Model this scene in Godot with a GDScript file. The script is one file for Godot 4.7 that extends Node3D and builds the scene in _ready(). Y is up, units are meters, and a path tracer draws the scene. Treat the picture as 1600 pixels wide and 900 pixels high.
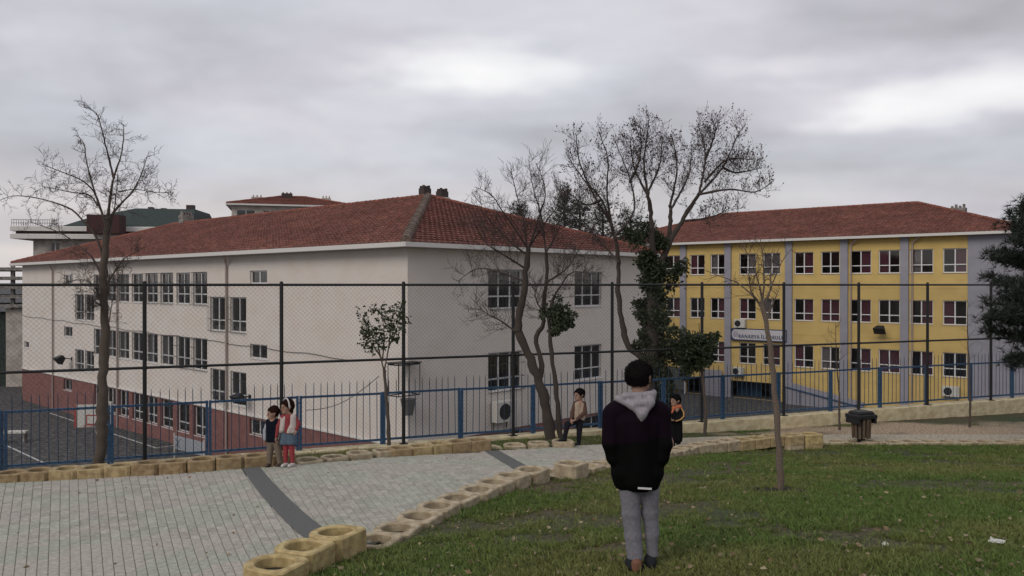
extends Node3D
# A school with red tiled roofs seen from a small park, behind a chain-link and a picket fence, under an overcast sky.
# y is up, metres; the camera stands at x 0, z 0 and looks along -z. "depth" below means -z.

const FOCAL := 1300.0      # of the 1600 pixel wide photograph
const EYE := 1.92
const FENCE_STEP := 2.496  # distance between the tall fence posts
const YARD := -6.42        # level of the school yard
var rng := RandomNumberGenerator.new()
var soft := FastNoiseLite.new()
var M := {}
var used := {}

# ---------------------------------------------------------------- terrain
var HX := PackedFloat32Array([0.85, -1.35, -1.2, 0.3, -3.9, -8.3, 1.2, 3.4, 7.5, 12, 10.4, 6.5, -9.1, -6.9, -2.3, 1.9, 3.2, 0, 3, -3, -6, -10, 8, 14, -6, 10])
var HZ := PackedFloat32Array([5.58, 7.5, 9.1, 11.4, 13.8, 13.4, 17, 16.8, 18.5, 18.6, 22.4, 20.9, 14.8, 15.7, 17.5, 19.2, 10, 0, 3, 5, 7, 8, 8, 12, 0, 0])
var HW := PackedFloat32Array([0.013460, -0.002053, -0.005872, 0.003881, 0.005055, 0.002926, 0.004651, -0.008793, -0.002292, -0.004840, 0.003721, 0.001264, -0.000437, -0.004570, -0.003363, 0.004546, -0.002308, 0.004661, -0.004464, -0.007093, 0.001296, 0.001198, 0.002446, 0.001277, -0.002947, -0.001351])

func height(x: float, depth: float) -> float:
	x = clampf(x, -16.0, 18.0)
	depth = clampf(depth, -4.0, 25.0)
	var h := 0.45061974 + 0.02996466 * x - 0.07591693 * depth
	for i in HX.size():
		var dx := HX[i] - x
		var dz := HZ[i] - depth
		var r2 := dx * dx + dz * dz
		if r2 > 1e-9:
			h += HW[i] * 0.5 * r2 * log(r2)
	return h

func on_ground(x: float, depth: float, up := 0.0) -> Vector3:
	return Vector3(x, height(x, depth) + up, -depth)

func slope(x: float, depth: float) -> Vector3:
	var e := 0.1
	return Vector3(height(x - e, depth) - height(x + e, depth), 2 * e, height(x, depth + e) - height(x, depth - e)).normalized()

func at(px: float, py: float, depth: float) -> Vector3:        # a photograph pixel at a known depth
	return Vector3((px - 800.0) / FOCAL * depth, EYE - (py - 445.0) / FOCAL * depth, -depth)

func at_level(px: float, py: float, y: float) -> Vector3:      # a pixel on a known level
	return at(px, py, (EYE - y) * FOCAL / (py - 445.0))

func at_ground(px: float, py: float) -> Vector3:               # a pixel on the park's ground
	var d := 4.0
	while d < 40.0:
		var p := at(px, py, d)
		if p.y <= height(p.x, d):
			return p
		d += 0.02
	return at(px, py, 40.0)

func fence_point(k: float, toward := 0.0, up := 0.0) -> Vector3:   # k counts the tall posts
	return Vector3((-574.0 + 191.33 * k) * 15.7 / FOCAL + 0.378 * toward, -1.43 + up, -15.7 * (1.0 + 0.0601 * k) + 0.9258 * toward)

# ---------------------------------------------------------------- mesh building
class MB:
	var v := PackedVector3Array()
	var n := PackedVector3Array()
	var c := PackedColorArray()
	var idx := PackedInt32Array()
	var tint := Color.WHITE
	func tri(a: Vector3, b: Vector3, d: Vector3):               # counter-clockwise seen from outside
		var m := (b - a).cross(d - a).normalized()
		var s := v.size()
		v.append_array(PackedVector3Array([a, b, d])); n.append_array(PackedVector3Array([m, m, m])); c.append_array(PackedColorArray([tint, tint, tint]))
		idx.append_array(PackedInt32Array([s, s + 2, s + 1]))
	func quad(a: Vector3, b: Vector3, d: Vector3, e: Vector3):
		var m := (d - a).cross(e - b).normalized()
		var s := v.size()
		v.append_array(PackedVector3Array([a, b, d, e])); n.append_array(PackedVector3Array([m, m, m, m])); c.append_array(PackedColorArray([tint, tint, tint, tint]))
		idx.append_array(PackedInt32Array([s, s + 2, s + 1, s, s + 3, s + 2]))
	func vert(p: Vector3, m: Vector3) -> int:
		v.push_back(p); n.push_back(m); c.push_back(tint)
		return v.size() - 1
	func face(a: int, b: int, d: int):
		idx.append_array(PackedInt32Array([a, d, b]))
	func box(lo: Vector3, hi: Vector3, t := Transform3D.IDENTITY):
		var p := []
		for i in 8:
			p.push_back(t * Vector3(hi.x if i & 1 else lo.x, hi.y if i & 2 else lo.y, hi.z if i & 4 else lo.z))
		quad(p[4], p[5], p[7], p[6]); quad(p[1], p[0], p[2], p[3]); quad(p[5], p[1], p[3], p[7]); quad(p[0], p[4], p[6], p[2]); quad(p[6], p[7], p[3], p[2]); quad(p[0], p[1], p[5], p[4])
	func bevel_box(lo: Vector3, hi: Vector3, b: float, t := Transform3D.IDENTITY):   # box with its upper edges chamfered
		var y := hi.y - b
		var o := [t * Vector3(lo.x, y, hi.z), t * Vector3(hi.x, y, hi.z), t * Vector3(hi.x, y, lo.z), t * Vector3(lo.x, y, lo.z)]
		var u := [t * Vector3(lo.x + b, hi.y, hi.z - b), t * Vector3(hi.x - b, hi.y, hi.z - b), t * Vector3(hi.x - b, hi.y, lo.z + b), t * Vector3(lo.x + b, hi.y, lo.z + b)]
		var d := [t * Vector3(lo.x, lo.y, hi.z), t * Vector3(hi.x, lo.y, hi.z), t * Vector3(hi.x, lo.y, lo.z), t * Vector3(lo.x, lo.y, lo.z)]
		quad(u[0], u[1], u[2], u[3])
		for i in 4:
			var j := (i + 1) % 4
			quad(o[i], o[j], u[j], u[i]); quad(d[i], d[j], o[j], o[i])
	func tube(pts: PackedVector3Array, rad: PackedFloat32Array, sides := 6, caps := true):
		var side := Vector3.ZERO
		var first := v.size()
		for i in pts.size():
			var dir := (pts[mini(i + 1, pts.size() - 1)] - pts[maxi(i - 1, 0)]).normalized()
			if side == Vector3.ZERO:
				side = dir.cross(Vector3.UP if absf(dir.y) < 0.9 else Vector3.RIGHT).normalized()
			else:
				side = (side - dir * side.dot(dir)).normalized()
			var other := dir.cross(side)
			for k in sides:
				var a := TAU * k / sides
				var m := side * cos(a) + other * sin(a)
				v.push_back(pts[i] + m * rad[i]); n.push_back(m); c.push_back(tint)
		for i in pts.size() - 1:
			for k in sides:
				var a := first + i * sides + k
				var b := first + i * sides + (k + 1) % sides
				idx.append_array(PackedInt32Array([a, a + sides, b, b, a + sides, b + sides]))
		if caps:
			for e in [0, pts.size() - 1]:
				var m: Vector3 = (pts[1] - pts[0]) if e else (pts[0] - pts[1])
				if e: m = pts[e] - pts[e - 1]
				m = m.normalized()
				var s := vert(pts[e], m)
				for k in sides:
					vert(v[first + e * sides + k], m)
				for k in sides:
					if e: face(s, s + 1 + k, s + 1 + (k + 1) % sides)
					else: face(s, s + 1 + (k + 1) % sides, s + 1 + k)
	func bar(a: Vector3, b: Vector3, r: float, sides := 4):
		tube(PackedVector3Array([a, b]), PackedFloat32Array([r, r]), sides)
	func sphere(o: Vector3, r: Vector3, rings := 8, sides := 12):
		var first := v.size()
		for i in rings + 1:
			for k in sides:
				var a := PI * i / rings
				var b := TAU * k / sides
				var m := Vector3(sin(a) * cos(b), cos(a), sin(a) * sin(b))
				vert(o + m * r, (m / r).normalized())
		for i in rings:
			for k in sides:
				var a := first + i * sides + k
				var b := first + i * sides + (k + 1) % sides
				face(a, b, a + sides); face(b, b + sides, a + sides)
	func mesh() -> ArrayMesh:
		var arr := []
		arr.resize(Mesh.ARRAY_MAX)
		arr[Mesh.ARRAY_VERTEX] = v; arr[Mesh.ARRAY_NORMAL] = n; arr[Mesh.ARRAY_COLOR] = c; arr[Mesh.ARRAY_INDEX] = idx
		var m := ArrayMesh.new()
		m.add_surface_from_arrays(Mesh.PRIMITIVE_TRIANGLES, arr)
		return m

func numbered(called: String) -> String:
	used[called] = used.get(called, -1) + 1
	return called if used[called] == 0 else "%s_%03d" % [called, used[called]]

func thing(called: String, label: String, category: String, where := Transform3D.IDENTITY, group := "") -> Node3D:
	var o := Node3D.new()
	o.name = numbered(called)
	add_child(o)
	o.transform = where
	o.set_meta("label", label); o.set_meta("category", category)
	if group: o.set_meta("group", group)
	return o

func part(called: String, shape, material: Material, parent: Node, where := Transform3D.IDENTITY) -> MeshInstance3D:
	var o := MeshInstance3D.new()
	o.name = called
	o.mesh = shape.mesh() if shape is MB else shape
	o.material_override = material
	o.transform = where
	parent.add_child(o, true)
	return o

func setting(called: String, shape, material: Material) -> MeshInstance3D:
	var o := part(called, shape, material, self)
	o.set_meta("kind", "structure")
	return o

func copy(o: Node3D, called: String, where: Transform3D, label := "") -> Node3D:
	var r: Node3D = o.duplicate()
	r.name = numbered(called)
	add_child(r)
	r.transform = where
	if label: r.set_meta("label", label)
	return r

# ---------------------------------------------------------------- materials
func lin(r: float, g: float, b: float) -> Color:
	return Color(r, g, b).linear_to_srgb()

func noise_map(freq: float, stops: Array, octaves := 4, bumps := 0.0, seed_ := 1, size := 512) -> NoiseTexture2D:
	var f := FastNoiseLite.new()
	f.seed = seed_; f.frequency = freq; f.fractal_octaves = octaves
	var t := NoiseTexture2D.new()
	t.width = size; t.height = size; t.seamless = true; t.noise = f
	if bumps > 0.0:
		t.as_normal_map = true; t.bump_strength = bumps
	else:
		var g := Gradient.new()
		g.offsets = PackedFloat32Array(stops.map(func(s): return s[0]))
		g.colors = PackedColorArray(stops.map(func(s): return s[1]))
		t.color_ramp = g
	return t

func mat(called: String, col: Color, rough := 0.8, metal := 0.0) -> StandardMaterial3D:
	var m := StandardMaterial3D.new()
	m.albedo_color = col; m.roughness = rough; m.metallic = metal
	M[called] = m
	return m

func worn(m: StandardMaterial3D, scale: float, freq: float, low: float, high: float, bumps := 4.0, seed_ := 1, warm := 0.0) -> StandardMaterial3D:   # grain and patches on a plain colour
	m.albedo_texture = noise_map(freq, [[0.25, Color(low, low - warm * 0.5, low - warm)], [0.5, Color((low + high) / 2, (low + high) / 2, (low + high) / 2)], [0.75, Color(high, high, high)]], 5, 0.0, seed_)
	m.uv1_triplanar = true; m.uv1_world_triplanar = true; m.uv1_scale = Vector3.ONE * scale
	if bumps > 0.0:
		m.normal_enabled = true; m.normal_scale = 0.6
		m.normal_texture = noise_map(0.05, [], 4, bumps, seed_ + 7)
	return m

func make_materials():
	worn(mat("plaster", lin(0.655, 0.605, 0.56), 0.9), 0.12, 0.012, 0.98, 1.0, 1.0, 3, 0.03)
	worn(mat("plinth", lin(0.225, 0.102, 0.092), 0.85), 0.2, 0.02, 0.85, 1.0, 1.0, 4)
	worn(mat("yellow_plaster", lin(0.63, 0.455, 0.165), 0.9), 0.12, 0.015, 0.93, 1.0, 1.0, 5)
	worn(mat("lilac_plaster", lin(0.305, 0.30, 0.345), 0.9), 0.12, 0.015, 0.94, 1.0, 1.0, 6)
	worn(mat("beige_plaster", lin(0.50, 0.45, 0.40), 0.9), 0.12, 0.015, 0.85, 1.0, 1.0, 7)
	worn(mat("concrete", lin(0.66, 0.57, 0.37), 0.92), 0.35, 0.02, 0.84, 1.0, 4.0, 8, 0.05)
	worn(mat("grey_concrete", lin(0.30, 0.28, 0.26), 0.92), 0.35, 0.02, 0.65, 1.0, 4.0, 9)
	var tile := mat("roof_tile", Color.WHITE, 0.8)
	tile.vertex_color_use_as_albedo = true
	worn(tile, 0.6, 0.03, 0.7, 1.0, 2.0, 10)
	var sheet := mat("green_sheet", lin(0.020, 0.040, 0.032), 0.7)
	worn(sheet, 0.3, 0.02, 0.7, 1.0, 0.0, 11)
	mat("white_trim", lin(0.62, 0.60, 0.57), 0.6)
	mat("window_frame", lin(0.68, 0.68, 0.68), 0.4)
	mat("room_wall", lin(0.36, 0.34, 0.32), 0.95)
	mat("curtain_purple", lin(0.30, 0.10, 0.15), 0.95)
	mat("curtain_pale", lin(0.5, 0.46, 0.47), 0.95)
	var glass := mat("glass", Color(0.015, 0.017, 0.02, 0.3), 0.05)
	glass.transparency = BaseMaterial3D.TRANSPARENCY_ALPHA
	mat("dark_metal", lin(0.016, 0.016, 0.018), 0.55, 0.2)
	mat("grille_metal", lin(0.10, 0.10, 0.10), 0.6, 0.2)
	var post := mat("post_paint", lin(0.013, 0.014, 0.016), 0.5, 0.0)
	worn(post, 1.5, 0.03, 0.7, 1.0, 0.0, 12)
	mat("wire", lin(0.05, 0.05, 0.048), 0.6, 0.3)
	var blue := mat("blue_paint", lin(0.045, 0.135, 0.28), 0.55)
	worn(blue, 1.2, 0.03, 0.6, 1.0, 0.0, 13)
	var bars := mat("bar_paint", lin(0.045, 0.090, 0.165), 0.55)
	worn(bars, 1.2, 0.03, 0.6, 1.0, 0.0, 14)
	mat("pipe", lin(0.34, 0.28, 0.25), 0.7)
	mat("unit_white", lin(0.55, 0.54, 0.50), 0.6)
	mat("chimney_brick", lin(0.10, 0.075, 0.07), 0.95)
	worn(M.chimney_brick, 1.5, 0.05, 0.6, 1.0, 6.0, 15)
	worn(mat("asphalt", lin(0.105, 0.104, 0.104), 0.95), 0.15, 0.03, 0.6, 1.0, 3.0, 16)
	mat("yard_line", lin(0.5, 0.5, 0.5), 0.9)
	# ground
	var soil := mat("soil", Color.WHITE, 1.0)
	soil.vertex_color_use_as_albedo = true
	worn(soil, 0.9, 0.03, 0.62, 1.0, 10.0, 17, 0.05)
	worn(mat("planter_soil", lin(0.055, 0.045, 0.032), 1.0), 2.0, 0.06, 0.4, 1.0, 10.0, 18)
	worn(mat("joint_sand", lin(0.11, 0.10, 0.075), 1.0), 1.5, 0.05, 0.6, 1.0, 6.0, 19)
	for i in 5:
		var p: Array = [[0.40, 0.415, 0.345], [0.39, 0.395, 0.335], [0.43, 0.415, 0.35], [0.445, 0.415, 0.355], [0.455, 0.42, 0.365]][i]
		worn(mat("paver_%d" % i, lin(p[0], p[1], p[2]), 0.92), 0.8, 0.03, 0.86, 1.0, 5.0, 20 + i)
	var pv := mat("paver_far", Color.WHITE, 0.92)
	pv.vertex_color_use_as_albedo = true
	worn(pv, 0.8, 0.03, 0.86, 1.0, 5.0, 26)
	worn(mat("band_stone", lin(0.115, 0.118, 0.112), 0.93), 1.2, 0.03, 0.9, 1.0, 6.0, 27)
	worn(mat("footpath_concrete", lin(0.46, 0.41, 0.32), 0.95), 0.7, 0.03, 0.8, 1.0, 4.0, 28, 0.06)
	var stone: Array = [[0.54, 0.42, 0.20], [0.44, 0.34, 0.18], [0.47, 0.39, 0.265], [0.35, 0.255, 0.14]]
	for i in 4:
		worn(mat("block_%d" % i, lin(stone[i][0], stone[i][1], stone[i][2]), 0.93), 0.7, 0.02, 0.8, 1.0, 3.0, 30 + i, 0.05)
	worn(mat("block_stained", lin(0.085, 0.07, 0.045), 0.95), 0.9, 0.035, 0.45, 1.0, 4.0, 36, 0.05)
	var bark := mat("bark", lin(0.105, 0.082, 0.068), 0.95)
	worn(bark, 2.5, 0.05, 0.45, 1.0, 12.0, 40)
	var bark2 := mat("pale_bark", lin(0.16, 0.125, 0.10), 0.95)
	worn(bark2, 2.5, 0.05, 0.5, 1.0, 10.0, 41)
	var bark3 := mat("young_bark", lin(0.24, 0.185, 0.145), 0.95)
	worn(bark3, 2.5, 0.05, 0.55, 1.0, 10.0, 42)
	mat("twig", lin(0.060, 0.046, 0.042), 0.95)
	for leaf in [["leaf", 0.032, 0.042, 0.018], ["ivy", 0.026, 0.036, 0.014], ["needle", 0.018, 0.026, 0.018], ["bud", 0.075, 0.052, 0.048], ["grass_blade", 1, 1, 1]]:
		var m := mat(leaf[0], lin(leaf[1], leaf[2], leaf[3]), 0.75)
		m.cull_mode = BaseMaterial3D.CULL_DISABLED
		m.backlight_enabled = true
		m.backlight = lin(leaf[1] * 0.4, leaf[2] * 0.4, leaf[3] * 0.4) if leaf[0] != "grass_blade" else lin(0.02, 0.03, 0.01)
	M.grass_blade.vertex_color_use_as_albedo = true
	worn(mat("wood_slat", lin(0.17, 0.115, 0.075), 0.8), 2.0, 0.04, 0.6, 1.0, 4.0, 45)

# ---------------------------------------------------------------- camera, sky, light
func make_sky() -> ImageTexture:
	var w := 1280
	var h := 640
	var img := Image.create(w, h, false, Image.FORMAT_RGBF)
	var big := FastNoiseLite.new(); big.seed = 5; big.frequency = 0.30; big.fractal_octaves = 5; big.fractal_gain = 0.5
	var fine := FastNoiseLite.new(); fine.seed = 9; fine.frequency = 0.9; fine.fractal_octaves = 5
	var low := FastNoiseLite.new(); low.seed = 21; low.frequency = 1.3; low.fractal_octaves = 3
	var spots := [[-0.06, 0.250, 0.10, 0.026, 0.95], [-0.10, 0.262, 0.22, 0.045, 0.45], [0.455, 0.190, 0.12, 0.026, 1.0], [0.40, 0.214, 0.20, 0.03, 0.5], [0.58, 0.205, 0.10, 0.03, 0.7], [0.30, 0.250, 0.13, 0.018, 0.5], [1.5, 0.25, 0.12, 0.03, 0.9], [2.2, 0.2, 0.2, 0.03, 0.6], [2.8, 0.24, 0.15, 0.03, 0.9], [-2.4, 0.23, 0.15, 0.03, 0.9], [-1.7, 0.26, 0.2, 0.04, 0.6], [-1.0, 0.22, 0.12, 0.025, 0.8]]
	for j in h / 2 + 6:
		var el := PI / 2 - PI * (j + 0.5) / h
		for i in w:
			var az := wrapf(TAU * (i + 0.5) / w, -PI, PI)
			var dy := sin(el)
			var k := 1.0 / (maxf(dy, 0.0) + 0.16)
			var px := sin(az) * cos(el) * k
			var pz := -cos(az) * cos(el) * k
			var wx := 0.5 * fine.get_noise_2d(px * 0.5 + 70.0, pz * 0.5)
			var a := big.get_noise_2d(px + wx, pz * 1.3 - wx) + 0.5 * fine.get_noise_2d(px * 0.9 + wx, pz * 1.5)
			# thin places in the cloud: the photograph's, and others like them all round; their edges are ragged
			var thin := 0.0
			for s in spots:
				var de: float = (el - s[1]) / s[3]
				if absf(de) > 2.6: continue
				var da: float = wrapf(az - s[0], -PI, PI) / s[2]
				thin += s[4] * exp(-da * da - de * de)
			var t := clampf(0.5 + 0.75 * a, 0.0, 1.0)
			var l := lerpf(0.40, 0.60, t * t * (3 - 2 * t))
			if thin > 0.02:
				var rag := 0.9 * fine.get_noise_2d(px * 2.2 + 30.0, pz * 3.4) + 0.5 * big.get_noise_2d(px * 5.0, pz * 9.0 + 11.0)
				l = minf(l + 0.13 * thin + 0.15 * smoothstep(0.2, 1.2, thin + rag * minf(1.0, thin * 2.0)), 0.86)
			l += 0.035 * fine.get_noise_2d(px * 3.5 + wx * 4.0, pz * 6.0 + 90.0) + 0.02 * fine.get_noise_2d(px * 9.0, pz * 15.0)
			var blue := clampf(0.5 + 1.2 * low.get_noise_2d(px * 0.5 + 5.0, pz * 0.5), 0.0, 1.0)
			var col := Vector3(l * 0.985, l * 0.96, l * 1.05).lerp(Vector3(l * 0.93, l * 0.965, l * 1.06), blue)
			if l > 0.58:
				col = col.lerp(Vector3(l, l, l * 1.01), clampf((l - 0.58) * 4.0, 0, 1))
			# paler, warmer air low over the horizon
			var warm := clampf(1.0 - (el - 0.04) / 0.16, 0.0, 1.0)
			warm = warm * warm * clampf(0.72 + 1.1 * low.get_noise_3d(sin(az) * 1.4, el * 11.0, cos(az) * 1.4), 0.0, 1.0)
			col = col.lerp(Vector3(0.68, 0.63, 0.60), warm)
			img.set_pixel(i, j, Color(col.x, col.y, col.z))
	for j in range(h / 2 + 6, h):
		for i in range(0, w):
			img.set_pixel(i, j, Color(0.16, 0.155, 0.15))
	return ImageTexture.create_from_image(img)

func make_camera_and_light():
	var cam := Camera3D.new()
	cam.name = "camera"
	cam.position = Vector3(0, EYE, 0)
	cam.rotation.x = -atan(5.0 / FOCAL)
	cam.fov = rad_to_deg(2 * atan(450.0 / FOCAL))
	cam.near = 0.1; cam.far = 3000.0
	add_child(cam)
	cam.current = true
	var sky_mat := PanoramaSkyMaterial.new()
	sky_mat.panorama = make_sky()
	var sky := Sky.new()
	sky.sky_material = sky_mat
	var env := Environment.new()
	env.background_mode = Environment.BG_SKY
	env.sky = sky
	env.background_energy_multiplier = 1.0
	env.tonemap_mode = Environment.TONE_MAPPER_LINEAR
	env.tonemap_exposure = 1.13
	env.sdfgi_enabled = true; env.ssao_enabled = true; env.ssil_enabled = true
	var we := WorldEnvironment.new()
	we.name = "environment"
	we.environment = env
	add_child(we)
	var sun := DirectionalLight3D.new()
	sun.name = "sun"
	sun.light_energy = 0.34
	sun.light_color = Color(1.0, 0.965, 0.92)
	sun.light_angular_distance = 30.0
	sun.shadow_enabled = true
	add_child(sun)
	sun.look_at_from_position(Vector3(-9, 11, 12), Vector3.ZERO)

# ---------------------------------------------------------------- ground, lawn, path
const HUB := Vector2(3.7, -6.9)   # the path's pavers are laid in rays from this point (x, depth)
var EDGE_IN := [[-1.2, 17.0], [-0.96, 15.3], [-0.615, 13.5], [-0.419, 14.1], [-0.328, 15.5], [-0.187, 18.6], [-0.129, 19.5], [-0.07, 21.4], [-0.01, 23.4], [0.03, 24.3]]
var EDGE_OUT := [[-1.2, 30.0], [-0.753, 25.7], [-0.534, 23.4], [-0.41, 22.2], [-0.349, 22.1], [-0.19, 23.0], [-0.12, 23.6], [-0.03, 24.9], [0.03, 25.4]]

func edge(table: Array, phi: float) -> float:
	for i in table.size() - 1:
		if phi <= table[i + 1][0]:
			return remap(maxf(phi, table[i][0]), table[i][0], table[i + 1][0], table[i][1], table[i + 1][1])
	return table[-1][1]

func ray_point(phi: float, r: float) -> Vector2:
	return HUB + Vector2(sin(phi), cos(phi)) * r

func on_path(x: float, depth: float) -> bool:
	var d := Vector2(x, depth) - HUB
	var phi := atan2(d.x, d.y)
	if phi < -1.2 or phi > 0.03: return false
	return d.length() > edge(EDGE_IN, phi) - 0.12 and d.length() < edge(EDGE_OUT, phi) + 0.1

func dirt(x: float, depth: float) -> float:      # bare earth by the wall, on the far side of the lawn
	if depth < 12.0: return 0.0
	var d := Vector2((x - 10.2) / 5.5, (depth - 20.9) / 1.35).length()
	var v := clampf((1.1 - d) * 2.0 + 1.6 * soft.get_noise_2d(x * 9.0, depth * 16.0), 0.0, 1.0)
	return v

func steps(list: Array) -> PackedFloat32Array:   # [[from, to, step], ...]
	var out := PackedFloat32Array()
	for s in list:
		var x: float = s[0]
		while x < s[1] - 1e-4:
			out.push_back(x)
			x += s[2]
	out.push_back(list[-1][1])
	return out

func make_ground():
	# the park: one sheet from the fence back past the camera
	var us := steps([[-70.0, -16.0, 6.0], [-16.0, 28.0, 0.25], [28.0, 80.0, 6.0]])
	var vs := steps([[0.1, 20.0, 0.2], [20.0, 80.0, 5.0]])
	var g := MB.new()
	var origin := fence_point(0)
	for v in vs:
		for u in us:
			var x := origin.x + 0.9258 * u + 0.378 * v
			var depth := -origin.z + 0.378 * u - 0.9258 * v
			var p := on_ground(x, depth)
			var bump := soft.get_noise_2d(x * 25.0, depth * 25.0)
			p.y += 0.018 * bump
			if on_path(x, depth): p.y -= 0.03
			var green := Vector3(0.062, 0.085, 0.024).lerp(Vector3(0.130, 0.092, 0.050), clampf(0.35 + 1.3 * soft.get_noise_2d(x * 6.0 + 90.0, depth * 6.0), 0, 1))
			var d := dirt(x, depth)
			green = green.lerp(Vector3(0.53, 0.41, 0.28), d)
			g.tint = Color(green.x, green.y, green.z)
			g.vert(p, slope(x, depth))
	for j in vs.size() - 1:
		for i in us.size() - 1:
			var a := j * us.size() + i
			g.face(a, a + us.size(), a + 1); g.face(a + 1, a + us.size(), a + us.size() + 1)
	setting("ground", g, M.soil)
	# the school yard, out to the horizon
	var y := MB.new()
	y.quad(Vector3(-1500, YARD, 20), Vector3(1500, YARD, 20), Vector3(1500, YARD, -2500), Vector3(-1500, YARD, -2500))
	setting("school_yard", y, M.asphalt)
	var lines := MB.new()
	for s in [[-13.6, 47.0, -18.2, 42.5], [-18.2, 42.5, -30.0, 54.0], [-22.0, 39.0, -26.5, 43.4]]:
		var a := Vector3(s[0], YARD + 0.004, -s[1]); var b := Vector3(s[2], YARD + 0.004, -s[3])
		var side := (b - a).cross(Vector3.UP).normalized() * 0.05
		lines.quad(a - side, a + side, b + side, b - side)
	setting("yard_markings", lines, M.yard_line)
	make_path()
	make_grass()

func band_at(phi: float, r: float) -> float:      # the wider band bends as it nears the lawn
	return phi - 0.004 + 0.022 * pow(maxf(22.0 - r, 0.0) / 6.8, 2.0) if phi < -0.3 else phi

func make_path():
	var bed := MB.new()
	var phis := steps([[-1.15, -0.7, 0.05], [-0.7, 0.03, 0.01]])
	for phi in phis:
		var r0 := edge(EDGE_IN, phi); var r1 := edge(EDGE_OUT, phi)
		for k in 17:
			var p := ray_point(phi, lerpf(r0, r1, k / 16.0))
			bed.vert(on_ground(p.x, p.y, 0.012), slope(p.x, p.y))
	for i in phis.size() - 1:
		for k in 16:
			var a := i * 17 + k
			bed.face(a, a + 17, a + 1); bed.face(a + 1, a + 17, a + 18)
	var path := setting("path", bed, M.joint_sand)
	# two dark bands across it
	for phi in [-0.3665, -0.178]:
		var band := MB.new()
		var r0 := edge(EDGE_IN, phi) + 0.2; var r1 := edge(EDGE_OUT, phi) - 0.02
		for k in 25:
			var rr := lerpf(r0, r1, k / 24.0)
			var o: Vector2 = ray_point(band_at(phi, rr), rr)
			var s := Vector2(cos(phi), -sin(phi)) * 0.138
			for e in [-1, 1]:
				band.vert(on_ground(o.x + s.x * e, o.y + s.y * e, 0.040), slope(o.x, o.y))
			if k:
				var a := k * 2 - 2
				band.face(a, a + 1, a + 3); band.face(a, a + 3, a + 2)
		part("stone_band", band, M.band_stone, path)
	# pavers, 10 by 20 cm in running bond along the rays
	var near := []
	var far := MB.new()
	var dphi := 0.1 / 18.5
	var column := 0
	var phi := -0.72
	rng.seed = 3
	while phi < -0.012:
		phi += dphi
		column += 1
		var r := edge(EDGE_IN, phi) + 0.16 + (0.1 if column % 2 else 0.0)
		var r1 := edge(EDGE_OUT, phi) - 0.12
		while r < r1:
			var o := ray_point(phi, r + 0.1)
			r += 0.2
			var clash := false
			for b in [-0.3665, -0.178]:
				if absf(phi - band_at(b, r)) * r < 0.082: clash = true
			if clash: continue
			var top := on_ground(o.x, o.y, 0.03 + rng.randf_range(-0.004, 0.003))
			var up := (slope(o.x, o.y) + Vector3(rng.randf_range(-0.012, 0.012), 0, rng.randf_range(-0.012, 0.012))).normalized()
			var along := Vector3(sin(phi), 0, -cos(phi))
			along = (along - up * along.dot(up)).normalized()
			var side := up.cross(along)       # along x side: right-handed with up
			var width := r * dphi - 0.0035
			var t := Transform3D(Basis(side * (width / 0.1), up, side.cross(up)), top)
			var pt := Vector2(o.x / o.y * FOCAL + 800.0, 445.0 + (EYE - top.y) / o.y * FOCAL)
			var tone := clampf(0.5 + 1.5 * soft.get_noise_2d(o.x * 11.0, o.y * 11.0) + rng.randf_range(-0.22, 0.22), 0, 0.999)
			if pt.x > -20 and pt.x < 1620 and pt.y < 915:
				near.push_back([pt.y, t, tone])
			else:
				add_paver(far, t, tone)
	near.sort_custom(func(a, b): return a[0] > b[0])
	var one := MB.new()
	one.bevel_box(Vector3(-0.05, -0.03, -0.096), Vector3(0.05, 0, 0.096), 0.007)
	var mesh := one.mesh()
	for i in near.size():
		if i < 300: part("paver", mesh, M["paver_%d" % int(near[i][2] * 5)], path, near[i][1])
		else: add_paver(far, near[i][1], near[i][2])
	var rest := part("paver_field", far, M.paver_far, path)
	rest.set_meta("kind", "stuff")
	# the narrow concrete walk on the far side of the lawn
	var walk := MB.new()
	var edge_near := [[3.3, 17.55], [4.6, 18.25], [6.0, 18.75], [8.0, 19.0], [10.0, 19.05], [12.0, 19.0], [14.0, 18.9], [17.0, 18.6], [22.0, 18.0]]
	for i in edge_near.size():
		for k in 4:
			var q := Vector2(edge_near[i][0] - 0.25 * k * 0.3, edge_near[i][1] + 0.32 * k)
			walk.vert(on_ground(q.x, q.y, 0.028), slope(q.x, q.y))
	for i in edge_near.size() - 1:
		for k in 3:
			var a := i * 4 + k
			walk.face(a, a + 4, a + 1); walk.face(a + 1, a + 4, a + 5)
	setting("footpath", walk, M.footpath_concrete)

func add_paver(far: MB, t: Transform3D, tone: float):
	var l := 0.41 + 0.05 * sin(tone * 47.0)
	far.tint = Color(l * lerpf(0.985, 1.05, tone), l * lerpf(1.0, 0.965, tone), l * lerpf(0.83, 0.85, tone))
	far.bevel_box(Vector3(-0.05, -0.02, -0.096), Vector3(0.05, 0, 0.096), 0.007, t)

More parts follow.
